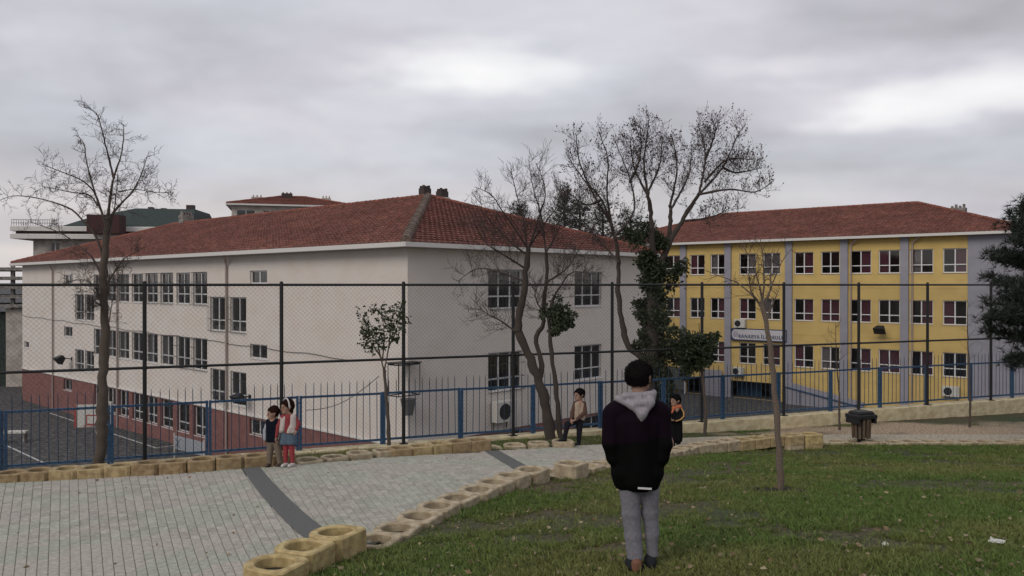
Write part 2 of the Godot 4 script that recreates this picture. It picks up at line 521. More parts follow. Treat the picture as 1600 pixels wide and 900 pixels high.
func make_grass():
	rng.seed = 11
	# three tufts, scattered over the lawn and thinner over the far strip
	var tufts := []
	for q in 4:
		var m := MB.new()
		for b in 9:
			var a := rng.randf() * TAU
			var base := Vector3(cos(a), 0, sin(a)) * rng.randf_range(0.0, 0.045)
			var lean := Vector3(cos(a + rng.randf_range(-1, 1)), 0, sin(a + rng.randf_range(-1, 1))) * rng.randf_range(0.01, 0.035)
			var h := rng.randf_range(0.016, 0.042) * (0.7 if q == 3 else 1.0)
			var s := Vector3(-sin(a), 0, cos(a)).rotated(Vector3.UP, rng.randf() * 3.0) * 0.0026
			var mid := base + Vector3(0, h * 0.6, 0) + lean * 0.35
			var tip := base + Vector3(0, h, 0) + lean
			m.quad(base - s, base + s, mid + s * 0.8, mid - s * 0.8)
			m.tri(mid - s * 0.8, mid + s * 0.8, tip)
		tufts.push_back(m.mesh())
	var spots := [[], [], [], []]
	var tries := 0
	while tries < 185000:
		tries += 1
		var depth := 4.2 + pow(rng.randf(), 1.35) * 17.6
		var x := rng.randf_range(-0.66 * depth - 0.8, 0.70 * depth + 2.6)
		if on_path(x, depth): continue
		var u := Vector2(x, depth) - HUB
		var phi := atan2(u.x, u.y)
		var beyond := phi < 0.03 and u.length() > edge(EDGE_OUT, phi)
		var clear := fence_clear(x, depth)
		if clear < 0.25: continue
		var bare := soft.get_noise_2d(x * 7.0 + 200.0, depth * 7.0) + 0.5 * soft.get_noise_2d(x * 30.0, depth * 30.0)
		if bare > 0.22 and rng.randf() < 0.9: continue
		if dirt(x, depth) > 0.35: continue
		if depth > 18.3 and x > 2.5 and x < 25 and depth < 20.4 and rng.randf() < 0.75: continue
		if beyond and rng.randf() < 0.55: continue
		if Vector2(x - 3.22, (depth - 9.98) * 1.3).length() < 0.42 + 0.25 * bare: continue
		var dry := clampf(0.5 + 1.5 * soft.get_noise_2d(x * 5.0 + 40.0, depth * 5.0 + 7.0) + rng.randf_range(-0.35, 0.35), 0, 1)
		var col := Vector3(0.076, 0.126, 0.019).lerp(Vector3(0.145, 0.142, 0.040), dry * 0.75)
		if rng.randf() < 0.02: col = Vector3(0.19, 0.155, 0.085)
		col *= rng.randf_range(0.95, 1.3)
		if rng.randf() < 0.06: col *= 0.6
		var s := rng.randf_range(0.7, 1.4) * (1.6 if rng.randf() < 0.05 else 1.0) * (1.0 + maxf(0.0, depth - 8.0) * 0.03)
		spots[rng.randi() % 4].push_back([Transform3D(Basis(Vector3.UP, rng.randf() * TAU).scaled(Vector3(s, s * rng.randf_range(0.7, 1.2), s)), on_ground(x, depth, 0.012 * soft.get_noise_2d(x * 25.0, depth * 25.0))), Color(col.x, col.y, col.z)])
	for q in 4:
		var mm := MultiMesh.new()
		mm.transform_format = MultiMesh.TRANSFORM_3D
		mm.use_colors = true
		mm.mesh = tufts[q]
		mm.instance_count = spots[q].size()
		for i in spots[q].size():
			mm.set_instance_transform(i, spots[q][i][0])
			mm.set_instance_color(i, spots[q][i][1])
		var o := MultiMeshInstance3D.new()
		o.name = numbered("grass")
		o.multimesh = mm
		o.material_override = M.grass_blade
		o.set_meta("kind", "stuff"); o.set_meta("category", "grass")
		o.set_meta("label", ["short green grass of the sloping lawn", "longer tufts mixed into the sloping lawn", "thin blades between the lawn's tufts", "low clipped blades over the lawn"][q])
		add_child(o)

func fence_clear(x: float, depth: float) -> float:     # how far a spot lies in front of the fence
	var o := fence_point(0)
	return (x - o.x) * 0.378 - (depth + o.z) * 0.9258

# ---------------------------------------------------------------- hollow planter blocks
func block_mesh(seed_: int, h := 0.2) -> Array:
	# a D from above: straight back (+z), round front (-z), hollow; 42 cm wide
	var r := RandomNumberGenerator.new()
	r.seed = seed_
	var outer := PackedVector2Array(); var inner := PackedVector2Array()
	var n := 28
	for i in n:
		var a := TAU * i / n
		var d := Vector2(cos(a), sin(a))
		var k := 1.0 / pow(pow(absf(d.x), 14.0) + pow(absf(d.y), 14.0), 1.0 / 14.0) if d.y > 0 else 1.0 / pow(pow(absf(d.x), 2.4) + pow(absf(d.y), 2.4), 1.0 / 2.4)
		outer.push_back(d * k * Vector2(0.213, 0.215) * (1.0 + r.randf_range(-0.005, 0.005)))
		var k2 := 1.0 / pow(pow(absf(d.x), 3.2) + pow(absf(d.y), 3.2), 1.0 / 3.2) if d.y > 0 else 1.0
		inner.push_back(d * k2 * Vector2(0.145, 0.143) * (1.0 + r.randf_range(-0.006, 0.006)))
	var m := MB.new()
	var soil := MB.new()
	var c := 0.012
	for i in n:
		var j := (i + 1) % n
		var o0 := outer[i]; var o1 := outer[j]; var i0 := inner[i]; var i1 := inner[j]
		var s := 1.0 - c / 0.21
		var t := 1.0 + c / 0.145
		var P := func(q: Vector2, y: float): return Vector3(q.x, y, q.y)
		m.quad(P.call(o1, -h), P.call(o0, -h), P.call(o0, -c), P.call(o1, -c))
		m.quad(P.call(o1, -c), P.call(o0, -c), P.call(o0 * s, 0), P.call(o1 * s, 0))
		m.quad(P.call(o1 * s, 0), P.call(o0 * s, 0), P.call(i0 * t, 0), P.call(i1 * t, 0))
		m.quad(P.call(i1 * t, 0), P.call(i0 * t, 0), P.call(i0, -c), P.call(i1, -c))
		m.quad(P.call(i1, -c), P.call(i0, -c), P.call(i0, -h), P.call(i1, -h))
		soil.tri(Vector3(0, -0.075, 0), P.call(i1 * 1.02, -0.09), P.call(i0 * 1.02, -0.09))
	return [m.mesh(), soil.mesh()]

var BLOCKS := []
func block_row(parent: Node3D, spots: Array, tone: int, skip_soil := false):   # spots: [top centre, direction of the round face]
	if BLOCKS.is_empty():
		for i in 3: BLOCKS.push_back(block_mesh(60 + i))
	var inv := parent.transform.affine_inverse()
	for s in spots:
		var z: Vector3 = -s[1]
		var up: Vector3 = (Vector3.UP + Vector3(rng.randf_range(-0.03, 0.03), 0, rng.randf_range(-0.03, 0.03))).normalized()
		z = (z - up * z.dot(up)).normalized()
		z = z.rotated(up, rng.randf_range(-0.06, 0.06))
		var t := Transform3D(Basis(up.cross(z), up, z), s[0] + Vector3(0, rng.randf_range(-0.008, 0.008), 0))
		var which := rng.randi() % 3
		var b := part("planter_block", BLOCKS[which][0], M.block_stained if tone == 4 else M["block_%d" % (tone if rng.randf() < 0.65 else [1, 2, 2, 1][tone])], parent, inv * t)
		if not skip_soil: part("soil", BLOCKS[which][1], M.planter_soil, b)

func spread(points: Array, gap: float, face_side: float) -> Array:     # even spots along a polyline; face_side +1: round faces to the walker's left
	var out := []
	var curve := Curve3D.new()
	for p in points: curve.add_point(p)
	var l := curve.get_baked_length()
	var n := maxi(1, int(round(l / gap)))
	for i in n + 1:
		var d := l * i / n
		var p := curve.sample_baked(d)
		var t := curve.sample_baked(minf(d + 0.1, l)) - curve.sample_baked(maxf(d - 0.1, 0))
		t.y = 0
		out.push_back([p, Vector3.UP.cross(t.normalized()) * face_side])
	return out

func base_of(spots: Array, drop := 0.2) -> Transform3D:
	return Transform3D(Basis.IDENTITY, spots[0][0] - Vector3(0, drop, 0))

func make_blocks():
	rng.seed = 21
	# the lawn's edge along the path: a two-course piece near the camera, then one course, then steps down
	var low := []
	for q in [[250, 925, -0.50], [345, 896, -0.485], [427, 899, -0.47], [470, 872, -0.47], [522, 851, -0.47]]:
		low.push_back(at_level(q[0], q[1], q[2]))
	low[2] = at_level(427, 880, -0.27) - Vector3(0, 0.2, 0); low[3] = at_level(472, 853, -0.27) - Vector3(0, 0.2, 0); low[4] = at_level(523, 830, -0.27) - Vector3(0, 0.2, 0)
	low[1] = low[2] + (low[2] - low[3]).normalized() * 0.43 + Vector3(-0.06, -0.01, 0)
	low[0] = low[1] + (low[2] - low[3]).normalized() * 0.43 + Vector3(-0.1, -0.02, 0)
	var s := []
	for i in 5:
		var d: Vector3 = low[mini(i + 1, 4)] - low[maxi(i - 1, 0)]
		d.y = 0
		s.push_back([low[i], Vector3.UP.cross(d.normalized())])
	var t := thing("planter_block_wall", "two-course wall of hollow yellow planter blocks where lawn meets path", "block wall", base_of(s))
	block_row(t, s, 4)
	block_row(t, [[s[2][0] + Vector3(0, 0.2, 0), s[2][1]], [s[3][0] + Vector3(0, 0.2, 0), s[3][1]], [s[4][0] + Vector3(0, 0.2, 0), s[4][1]]], 0)
	s = []
	var px := [[585, 843], [618, 823], [653, 805], [682, 790], [713, 776], [745, 763], [771, 752], [798, 742], [828, 733]]
	var prev := []
	for i in px.size(): prev.push_back(at_level(px[i][0], px[i][1], lerpf(-0.46, -0.60, i / 8.0)))
	for i in prev.size():
		var d: Vector3 = prev[mini(i + 1, 8)] - prev[maxi(i - 1, 0)]
		d.y = 0
		s.push_back([prev[i], Vector3.UP.cross(d.normalized())])
	t = thing("planter_block_wall", "single row of planter blocks edging the lawn, flush with the path", "block wall", base_of(s))
	block_row(t, s, 2)
	s = spread([at_level(868, 736, -0.78), at_level(927, 726, -0.86), at(985, 715, 13.9), at(1030, 707, 15.3), at_level(1071, 698, -1.27)], 0.44, 1)
	t = thing("planter_block_wall", "low run of planter blocks curving behind the boy in black jacket", "block wall", base_of(s))
	block_row(t, s, 2)
	block_row(t, [[at_level(890, 723, -0.62), Vector3(-0.8, 0, -0.6)]], 2)
	s = spread([at_level(1093, 693, -1.27), at_level(1139, 687, -1.28), at_level(1205, 681, -1.29)], 0.41, 1)
	t = thing("planter_block_wall", "row of yellow planter blocks rising beyond the lawn, before the bare sapling", "block wall", base_of(s))
	block_row(t, s, 1)
	block_row(t, [[at_level(1236, 679, -1.27), Vector3(-0.3, 0, -0.95)], [at_level(1265, 677, -1.26), Vector3(-0.3, 0, -0.95)]], 0)
	block_row(t, [[at_level(1236, 679, -1.27) - Vector3(0, 0.2, 0), Vector3(-0.3, 0, -0.95)], [at_level(1265, 677, -1.26) - Vector3(0, 0.2, 0), Vector3(-0.3, 0, -0.95)]], 1)
	var far := []
	for x in [6.85, 9.0, 11.0, 13.0, 15.5]: far.push_back(on_ground(x, 18.62 if x < 12 else 18.5, 0.07))
	s = spread(far, 0.42, 1)
	t = thing("planter_block_wall", "sunken row of pale planter blocks along the lawn's straight far edge", "block wall", base_of(s))
	block_row(t, s, 2)
	# the bed under the fence
	s = spread([at_level(-70, 744, -1.14), at_level(0, 738, -1.09), at_level(170, 727, -1.02), at_level(300, 718, -0.95), at_level(352, 714, -0.94), at_level(440, 708, -0.95)], 0.43, 1)
	t = thing("planter_block_wall", "yellow planter blocks edging the fence bed beside the leafless tall tree", "block wall", base_of(s))
	block_row(t, s, 3)
	s = spread([at_level(480, 718, -1.07), at_level(550, 708, -1.08), at_level(600, 702, -1.08)], 0.43, 1)
	t = thing("planter_block_wall", "sunken planter blocks edging the fence bed beside the two small children", "block wall", base_of(s))
	block_row(t, s, 2)
	s = spread([at_level(624, 699, -1.06), at_level(687, 692, -1.05), at_level(746, 686, -1.04)], 0.43, 1)
	t = thing("planter_block_wall", "planter blocks rising clear of the path before the leafy sapling", "block wall", base_of(s))
	block_row(t, s, 3)
	s = spread([at_level(766, 698, -1.28), at_level(823, 692, -1.24), at_level(879, 688, -1.2)], 0.43, 1)
	t = thing("planter_block_wall", "planter blocks by the twin-trunked tree, under the capped boy's foot", "block wall", base_of(s))
	block_row(t, s, 2)

# ---------------------------------------------------------------- fences
func make_fence():
	var o := fence_point(0)
	var frame := Transform3D(Basis(Vector3(0.9258, 0, -0.378), Vector3.UP, Vector3(0.378, 0, 0.9258)), o)
	var w := MB.new()
	for i in range(-8, 34):       # in casting lengths, so that the coping is not one ruled line
		var x0 := i * 2.0; var x1 := x0 + 1.995
		w.bevel_box(Vector3(x0, -5.1, -0.2), Vector3(x1, 0, 0.16), 0.015)
	var wall := thing("retaining_wall", "cream concrete wall under the fence, stained in patches", "wall", frame)
	part("concrete", w, M.concrete, wall)
	# tall chain-link fence
	var f := thing("chain_link_fence", "tall black chain-link fence with round posts between park and school", "fence", frame)
	var wire := MB.new()
	var width := FENCE_STEP - 0.07; var high := 3.28
	var gap := 0.088
	for dir in [1.0, -1.0]:
		var s := -high
		while s < width:
			var x0: float = s if dir > 0 else width - s
			var a := Vector2(x0, 0); var b := Vector2(x0 + dir * high, high)
			# cut to the bay
			if dir > 0:
				if a.x < 0: a = Vector2(0, -a.x)
				if b.x > width: b = Vector2(width, b.y - (b.x - width))
			else:
				if a.x > width: a = Vector2(width, a.x - width)
				if b.x < 0: b = Vector2(0, b.y + b.x)
			if a.y < b.y:
				wire.tube(PackedVector3Array([Vector3(a.x, a.y, dir * 0.0022), Vector3(b.x, b.y, dir * 0.0022)]), PackedFloat32Array([0.0015, 0.0015]), 3, false)
			s += gap
	var mesh := wire.mesh()
	var post := MB.new()
	post.tube(PackedVector3Array([Vector3(0, -0.02, 0), Vector3(0, 3.36, 0), Vector3(0, 3.40, 0), Vector3(0, 3.42, 0)]), PackedFloat32Array([0.038, 0.038, 0.036, 0.018]), 10)
	post.box(Vector3(-0.08, 0, -0.08), Vector3(0.08, 0.012, 0.08))
	var pm := post.mesh()
	var rail := MB.new()
	rail.bar(Vector3(0, 0, 0), Vector3(FENCE_STEP, 0, 0), 0.026, 8)
	var rm := rail.mesh()
	var clip := MB.new()
	clip.tube(PackedVector3Array([Vector3(0, -0.03, 0), Vector3(0, 0.03, 0)]), PackedFloat32Array([0.046, 0.046]), 10)
	var cm := clip.mesh()
	for k in range(-3, 14):
		var x := k * FENCE_STEP
		var p := part("post", pm, M.post_paint, f, Transform3D(Basis(), Vector3(x, 0, 0.07)))
		part("clamp", cm, M.post_paint, p, Transform3D(Basis(), Vector3(0, 1.79, 0)))
		if k < 13:
			part("top_rail", rm, M.post_paint, f, Transform3D(Basis(), Vector3(x, 3.35, 0.07)))
			part("middle_rail", rm, M.post_paint, f, Transform3D(Basis(), Vector3(x, 1.79, 0.07)))
			var n := part("wire_mesh", mesh, M.wire, f, Transform3D(Basis(), Vector3(x + 0.035, 0.05, 0.10)))
			n.set_meta("kind", "stuff")
	# picket panels between double posts
	var first: Node3D = null
	var long := 0.69 * FENCE_STEP
	for j in range(-3, 19):
		var t := frame * Transform3D(Basis(), Vector3((-0.236 + 0.69 * j) * FENCE_STEP, 0, -0.06))
		t.basis = t.basis * Basis(Vector3(0, 0, 1), 0.004 * sin(j * 2.7))
		if first == null:
			first = thing("picket_fence_panel", "blue steel picket panel with dark spiked bars on the low wall", "fence panel", t, "blue picket panels along the wall")
			for e in [0.03, long - 0.03]:
				var p := MB.new()
				p.bevel_box(Vector3(e - 0.024, -0.01, -0.024), Vector3(e + 0.024, 1.1, 0.024), 0.005)
				part("post", p, M.blue_paint, first)
			for y in [0.10, 1.07]:
				var r := MB.new()
				r.box(Vector3(0.054, y - 0.022, -0.018), Vector3(long - 0.054, y + 0.022, 0.018))
				part("rail", r, M.blue_paint, first)
			var ln := MB.new()
			ln.bar(Vector3(long - 0.006, 0.95, 0), Vector3(long + 0.012, 0.95, 0), 0.012)
			part("link", ln, M.bar_paint, first)
			var bar := MB.new()
			bar.tube(PackedVector3Array([Vector3(0, 0.1, 0), Vector3(0, 1.30, 0), Vector3(0, 1.38, 0)]), PackedFloat32Array([0.008, 0.008, 0.0015]), 6)
			var bm := bar.mesh()
			for i in 11:
				part("bar", bm, M.bar_paint, first, Transform3D(Basis(Vector3(0, 0, 1), 0.012 * sin(i * 5.1)), Vector3(0.054 + (long - 0.108) * (i + 0.5) / 11.0, 0, 0.024)))
		else:
			copy(first, "picket_fence_panel", t)

# ---------------------------------------------------------------- buildings
func wall_mesh(w: float, y0: float, y1: float, holes: Array, deep := 0.22) -> MB:     # x right, y up, z out; holes are Rect2
	var m := MB.new()
	var xs := [0.0, w]; var ys := [y0, y1]
	var cut := []
	for r in holes:
		if r.end.y <= y0 or r.position.y >= y1: continue
		cut.push_back(r)
		for x in [r.position.x, r.end.x]: xs.push_back(x)
		for y in [r.position.y, r.end.y]: ys.push_back(y)
	xs.sort(); ys.sort()
	for j in ys.size() - 1:
		if ys[j + 1] - ys[j] < 1e-4: continue
		var run := -1.0
		for i in xs.size():
			var solid := false
			if i < xs.size() - 1:
				if xs[i + 1] - xs[i] < 1e-4: continue
				solid = true
				var mid := Vector2((xs[i] + xs[i + 1]) / 2, (ys[j] + ys[j + 1]) / 2)
				for r in cut:
					if r.has_point(mid): solid = false
			if solid and run < 0.0: run = xs[i]
			if not solid and run >= 0.0:
				m.quad(Vector3(run, ys[j], 0), Vector3(xs[i], ys[j], 0), Vector3(xs[i], ys[j + 1], 0), Vector3(run, ys[j + 1], 0))
				run = -1.0
	for r in cut:
		var a := Vector3(r.position.x, r.position.y, 0); var b := Vector3(r.end.x, r.position.y, 0)
		var c := Vector3(r.end.x, r.end.y, 0); var d := Vector3(r.position.x, r.end.y, 0); var z := Vector3(0, 0, -deep)
		m.quad(b, a, a + z, b + z); m.quad(d, c, c + z, d + z); m.quad(a, d, d + z, a + z); m.quad(c, b, b + z, c + z)
	return m

var cached := {}
func window(b: Node3D, t: Transform3D, r: Rect2, style: Dictionary):
	var w: float = r.size.x; var h: float = r.size.y
	var cols: int = style.get("cols", 2)
	var key := "%.2f_%.2f_%d_%s" % [w, h, cols, style.get("grille", "")]
	var low: float = style.get("transom", 0.32) * h
	if not cached.has(key):
		var e := 0.055; var f := MB.new()
		f.box(Vector3(0, 0, -0.15), Vector3(w, e, -0.09)); f.box(Vector3(0, h - e, -0.15), Vector3(w, h, -0.09))
		f.box(Vector3(0, e, -0.15), Vector3(e, h - e, -0.09)); f.box(Vector3(w - e, e, -0.15), Vector3(w, h - e, -0.09))
		for i in range(1, cols): f.box(Vector3(w * i / cols - 0.035, e, -0.148), Vector3(w * i / cols + 0.035, h - e, -0.085))
		if low > 0.0:
			for i in cols:
				var xa: float = w * i / cols + (e if i == 0 else 0.035); var xb: float = w * (i + 1) / cols - (e if i == cols - 1 else 0.035)
				f.box(Vector3(xa, low - 0.03, -0.146), Vector3(xb, low + 0.03, -0.087))
		var sill := MB.new()
		sill.bevel_box(Vector3(-0.03, -0.035, -0.09), Vector3(w + 0.03, -0.004, 0.04), 0.008)
		var pane := MB.new()
		pane.box(Vector3(0, 0, -0.003), Vector3(1, 1, 0.003))
		var g := MB.new()
		if style.get("grille", "") == "bars":
			var n := int(w / 0.16)
			for i in n: g.bar(Vector3(w * (i + 0.5) / n, 0.02, -0.03), Vector3(w * (i + 0.5) / n, h - 0.02, -0.03), 0.008)
			for y in [0.25, 0.75]: g.bar(Vector3(0, h * y, -0.03), Vector3(w, h * y, -0.03), 0.01)
		elif style.get("grille", "") == "cage":
			var o := 0.16
			for i in 10: g.bar(Vector3(w * i / 9.0, 0, o), Vector3(w * i / 9.0, h, o), 0.008)
			for y in [0.0, 0.35, 0.7, 1.0]:
				g.bar(Vector3(0, h * y, o), Vector3(w, h * y, o), 0.01)
				for x in [0.0, w]: g.bar(Vector3(x, h * y, 0), Vector3(x, h * y, o), 0.01)
		cached[key] = [f.mesh(), sill.mesh(), pane.mesh(), g.mesh() if g.v.size() else null]
	var c: Array = cached[key]
	var o := part("window", c[0], M.window_frame, b, t * Transform3D(Basis(), Vector3(r.position.x, r.position.y, 0)))
	part("sill", c[1], M.white_trim if not style.has("sill") else M[style.sill], o)
	for i in cols:
		var xa: float = w * i / cols + 0.04; var xb: float = w * (i + 1) / cols - 0.04
		if low > 0.0:
			part("pane", c[2], M.glass, o, Transform3D(Basis().scaled(Vector3(xb - xa, low - 0.06, 1)), Vector3(xa, 0.04, -0.12)))
			part("pane", c[2], M.glass, o, Transform3D(Basis().scaled(Vector3(xb - xa, h - low - 0.06, 1)), Vector3(xa, low + 0.02, -0.12)))
		else:
			part("pane", c[2], M.glass, o, Transform3D(Basis().scaled(Vector3(xb - xa, h - 0.08, 1)), Vector3(xa, 0.04, -0.12)))
	if c[3]: part("grille", c[3], M.grille_metal, o)
	if style.has("curtain"):
		var cur := MB.new()
		var x0: float = w * style.curtain[0]; var x1: float = w * style.curtain[1]
		var n := int((x1 - x0) / 0.06) + 1
		for i in n:
			var a := lerpf(x0, x1, i / float(n)); var bb := lerpf(x0, x1, (i + 1.0) / n)
			cur.quad(Vector3(a, 0.03, -0.20 - (0.035 if i % 2 else 0.0)), Vector3(bb, 0.03, -0.20 - (0.0 if i % 2 else 0.035)), Vector3(bb, h, -0.20 - (0.0 if i % 2 else 0.035)), Vector3(a, h, -0.20 - (0.035 if i % 2 else 0.0)))
		part("curtain", cur, M[style.get("cloth", "curtain_purple")], o)

func roof_face(m: MB, a: Vector3, b: Vector3, c: Vector3, d: Vector3, tiled := true):   # a, b along the eave seen from outside left to right; c, d the upper end right to left
	var u := (b - a).normalized()
	var nrm := (b - a).cross(d - a).normalized()
	var up := nrm.cross(u)
	var high := (d - a).dot(up)
	var l := (b - a).length(); var ud := (d - a).dot(u); var uc := (c - a).dot(u)
	if not tiled:
		m.tint = Color(0.24, 0.085, 0.06)
		m.quad(a, b, c, d)
		return
	var course := 0.34; var wide := 0.27
	var v := 0.0
	var j := 0
	var prof := [0.0, 0.026, 0.026]
	while v < high - 0.02:
		var f := v / high
		var ul := ud * f; var ur := lerpf(l, uc, f)
		var v1 := minf(v + course, high)
		var i0 := int(floor(ul / wide))
		for i in range(i0, int(ceil(ur / wide))):
			var s := 0.72 + 0.4 * rng.randf()
			var warm := rng.randf()
			s *= 1.0 + 0.25 * soft.get_noise_2d(i * 1.2 + m.v.size() * 0.0, j * 2.5 + 300.0)
			m.tint = Color(0.305 * s, (0.118 + 0.024 * warm) * s, (0.094 + 0.020 * warm) * s)
			if rng.randf() < 0.03: m.tint = Color(0.36 * s, 0.17 * s, 0.12 * s)
			for q in 3:
				var ua := clampf((i + q / 3.0) * wide, ul, ur); var ub := clampf((i + (q + 1) / 3.0) * wide, ul, ur)
				if ub - ua < 0.01: continue
				var ha: float = prof[q]; var hb: float = prof[(q + 1) % 3]
				var jit := rng.randf_range(-0.006, 0.006)
				var p0 := a + u * ua + up * v + nrm * (ha + 0.075 + jit); var p1 := a + u * ub + up * v + nrm * (hb + 0.075 + jit)
				m.quad(p0, p1, a + u * ub + up * v1 + nrm * hb, a + u * ua + up * v1 + nrm * ha)
				m.quad(p0 - nrm * 0.075, p1 - nrm * 0.075, p1, p0)
		v += course
		j += 1

func caps(a: Vector3, b: Vector3, tint: Color, rad := 0.13) -> MB:
	var m := MB.new()
	var n := int((b - a).length() / 0.38)
	for i in n:
		var s := 0.75 + 0.4 * rng.randf()
		m.tint = Color(tint.r * s, tint.g * s, tint.b * s)
		var p := a.lerp(b, i / float(n)); var q := a.lerp(b, (i + 1.08) / n)
		m.tube(PackedVector3Array([p, q]), PackedFloat32Array([rad * rng.randf_range(0.95, 1.12), rad * 0.9]), 8)
	return m

func hip_roof(b: Node3D, lo: Vector3, hi: Vector3, over: float, rise: float, tiled: Array, mortar_hip := false):
	# lo, hi: corners of the walls at eave level (x right, z out: hi.z is the front); ridge along the longer side
	var x0 := lo.x - over; var x1 := hi.x + over; var z0 := lo.z - over; var z1 := hi.z + over; var y := lo.y + 0.12
	var along_x := (x1 - x0) > (z1 - z0)
	var half := ((z1 - z0) if along_x else (x1 - x0)) / 2.0
	var r0: Vector3; var r1: Vector3
	if along_x:
		r0 = Vector3(x0 + half, y + rise, (z0 + z1) / 2); r1 = Vector3(x1 - half, y + rise, (z0 + z1) / 2)
	else:
		r0 = Vector3((x0 + x1) / 2, y + rise, z1 - half); r1 = Vector3((x0 + x1) / 2, y + rise, z0 + half)
	var A := Vector3(x0, y, z1); var B := Vector3(x1, y, z1); var C := Vector3(x1, y, z0); var D := Vector3(x0, y, z0)
	var m := MB.new()
	rng.seed = 77
	if along_x:
		roof_face(m, A, B, r1, r0, tiled[0]); roof_face(m, B, C, r1, r1, tiled[1]); roof_face(m, C, D, r0, r1, tiled[2]); roof_face(m, D, A, r0, r0, tiled[3])
	else:
		roof_face(m, A, B, r0, r0, tiled[0]); roof_face(m, B, C, r1, r0, tiled[1]); roof_face(m, C, D, r1, r1, tiled[2]); roof_face(m, D, A, r0, r1, tiled[3])
	var roof := part("roof", m, M.roof_tile, b)
	var red := Color(0.28, 0.09, 0.06)
	var near := r0
	part("ridge_cap", caps(r0 + Vector3(0, 0.04, 0), r1 + Vector3(0, 0.04, 0), red), M.roof_tile, roof)
	part("hip_cap", caps(A + Vector3(0, 0.05, 0), r0 + Vector3(0, 0.05, 0), Color(0.20, 0.145, 0.115) if mortar_hip else red, 0.2 if mortar_hip else 0.13), M.roof_tile, roof)
	part("hip_cap", caps(B + Vector3(0, 0.05, 0), (r1 if along_x else r0) + Vector3(0, 0.05, 0), red), M.roof_tile, roof)
	part("hip_cap", caps(D + Vector3(0, 0.05, 0), (r0 if along_x else r1) + Vector3(0, 0.05, 0), red), M.roof_tile, roof)
	part("hip_cap", caps(C + Vector3(0, 0.05, 0), r1 + Vector3(0, 0.05, 0), red), M.roof_tile, roof)
	var s := MB.new()
	s.box(Vector3(x0 + 0.03, y - 0.16, z0 + 0.03), Vector3(x1 - 0.03, y - 0.05, z1 - 0.03))
	part("soffit", s, M.white_trim, b)
	for e in [[A, B], [B, C], [C, D], [D, A]]:
		var g := MB.new()
		var t: Vector3 = (e[1] - e[0]).normalized(); var o := t.cross(Vector3.UP)
		var tr := Transform3D(Basis(t, Vector3.UP, o), e[0])
		g.box(Vector3(-0.10, -0.17, 0.01), Vector3((e[1] - e[0]).length() + 0.02, 0.0, 0.11), tr)
		part("gutter", g, M.white_trim, b)

func downpipe(b: Node3D, t: Transform3D, x: float, y0: float, y1: float, over := 0.5):
	var m := MB.new()
	m.tube(PackedVector3Array([Vector3(x, y0, 0.09), Vector3(x, y1 - 0.5, 0.09), Vector3(x + 0.15, y1 - 0.3, 0.2), Vector3(x + 0.5, y1 - 0.1, over - 0.05), Vector3(x + 0.5, y1 + 0.05, over - 0.02)]), PackedFloat32Array([0.055, 0.055, 0.055, 0.055, 0.055]), 8)
	part("downpipe", m, M.pipe, b, t)

func air_conditioner(label: String, where: Transform3D, s := Vector3(0.85, 0.6, 0.32)):
	var o := thing("air_conditioner", label, "air conditioner", where)
	var m := MB.new()
	m.bevel_box(Vector3(-s.x / 2, 0, 0.06), Vector3(s.x / 2, s.y, 0.06 + s.z), 0.02)
	part("case", m, M.unit_white, o)
	var g := MB.new()
	g.tube(PackedVector3Array([Vector3(-s.x * 0.14, s.y / 2, 0.06 + s.z - 0.01), Vector3(-s.x * 0.14, s.y / 2, 0.075 + s.z)]), PackedFloat32Array([s.y * 0.39, s.y * 0.39]), 16)
	part("fan_grille", g, M.dark_metal, o)
	for x in [-s.x * 0.35, s.x * 0.35]:
		var k := MB.new()
		k.box(Vector3(x - 0.02, -0.04, 0.0), Vector3(x + 0.02, 0, 0.06 + s.z)); k.box(Vector3(x - 0.02, -0.35, 0.0), Vector3(x + 0.02, -0.04, 0.03))
		part("bracket", k, M.grille_metal, o)

func floodlight(label: String, where: Transform3D, s := 1.0):
	var o := thing("floodlight", label, "floodlight", where)
	var m := MB.new()
	var t := Transform3D(Basis(Vector3(1, 0, 0), 0.7), Vector3(0, 0, 0.45 * s))
	var h := [Vector3(-0.3, -0.1, 0.2) * s, Vector3(0.3, -0.1, 0.2) * s, Vector3(0.3, 0.3, 0.2) * s, Vector3(-0.3, 0.3, 0.2) * s]
	var k := [Vector3(-0.18, 0.0, -0.15) * s, Vector3(0.18, 0.0, -0.15) * s, Vector3(0.18, 0.2, -0.15) * s, Vector3(-0.18, 0.2, -0.15) * s]
	for i in 4:
		h[i] = t * h[i]; k[i] = t * k[i]
	m.quad(h[0], h[1], h[2], h[3]); m.quad(k[1], k[0], k[3], k[2])
	for i in 4: m.quad(k[i], k[(i + 1) % 4], h[(i + 1) % 4], h[i])
	part("housing", m, M.dark_metal, o)
	var b := MB.new()
	b.bar(Vector3(0, 0.05, 0), Vector3(0, 0.1, 0.4 * s), 0.03, 6)
	b.box(Vector3(-0.1, -0.05, 0), Vector3(0.1, 0.15, 0.03))
	part("arm", b, M.dark_metal, o)

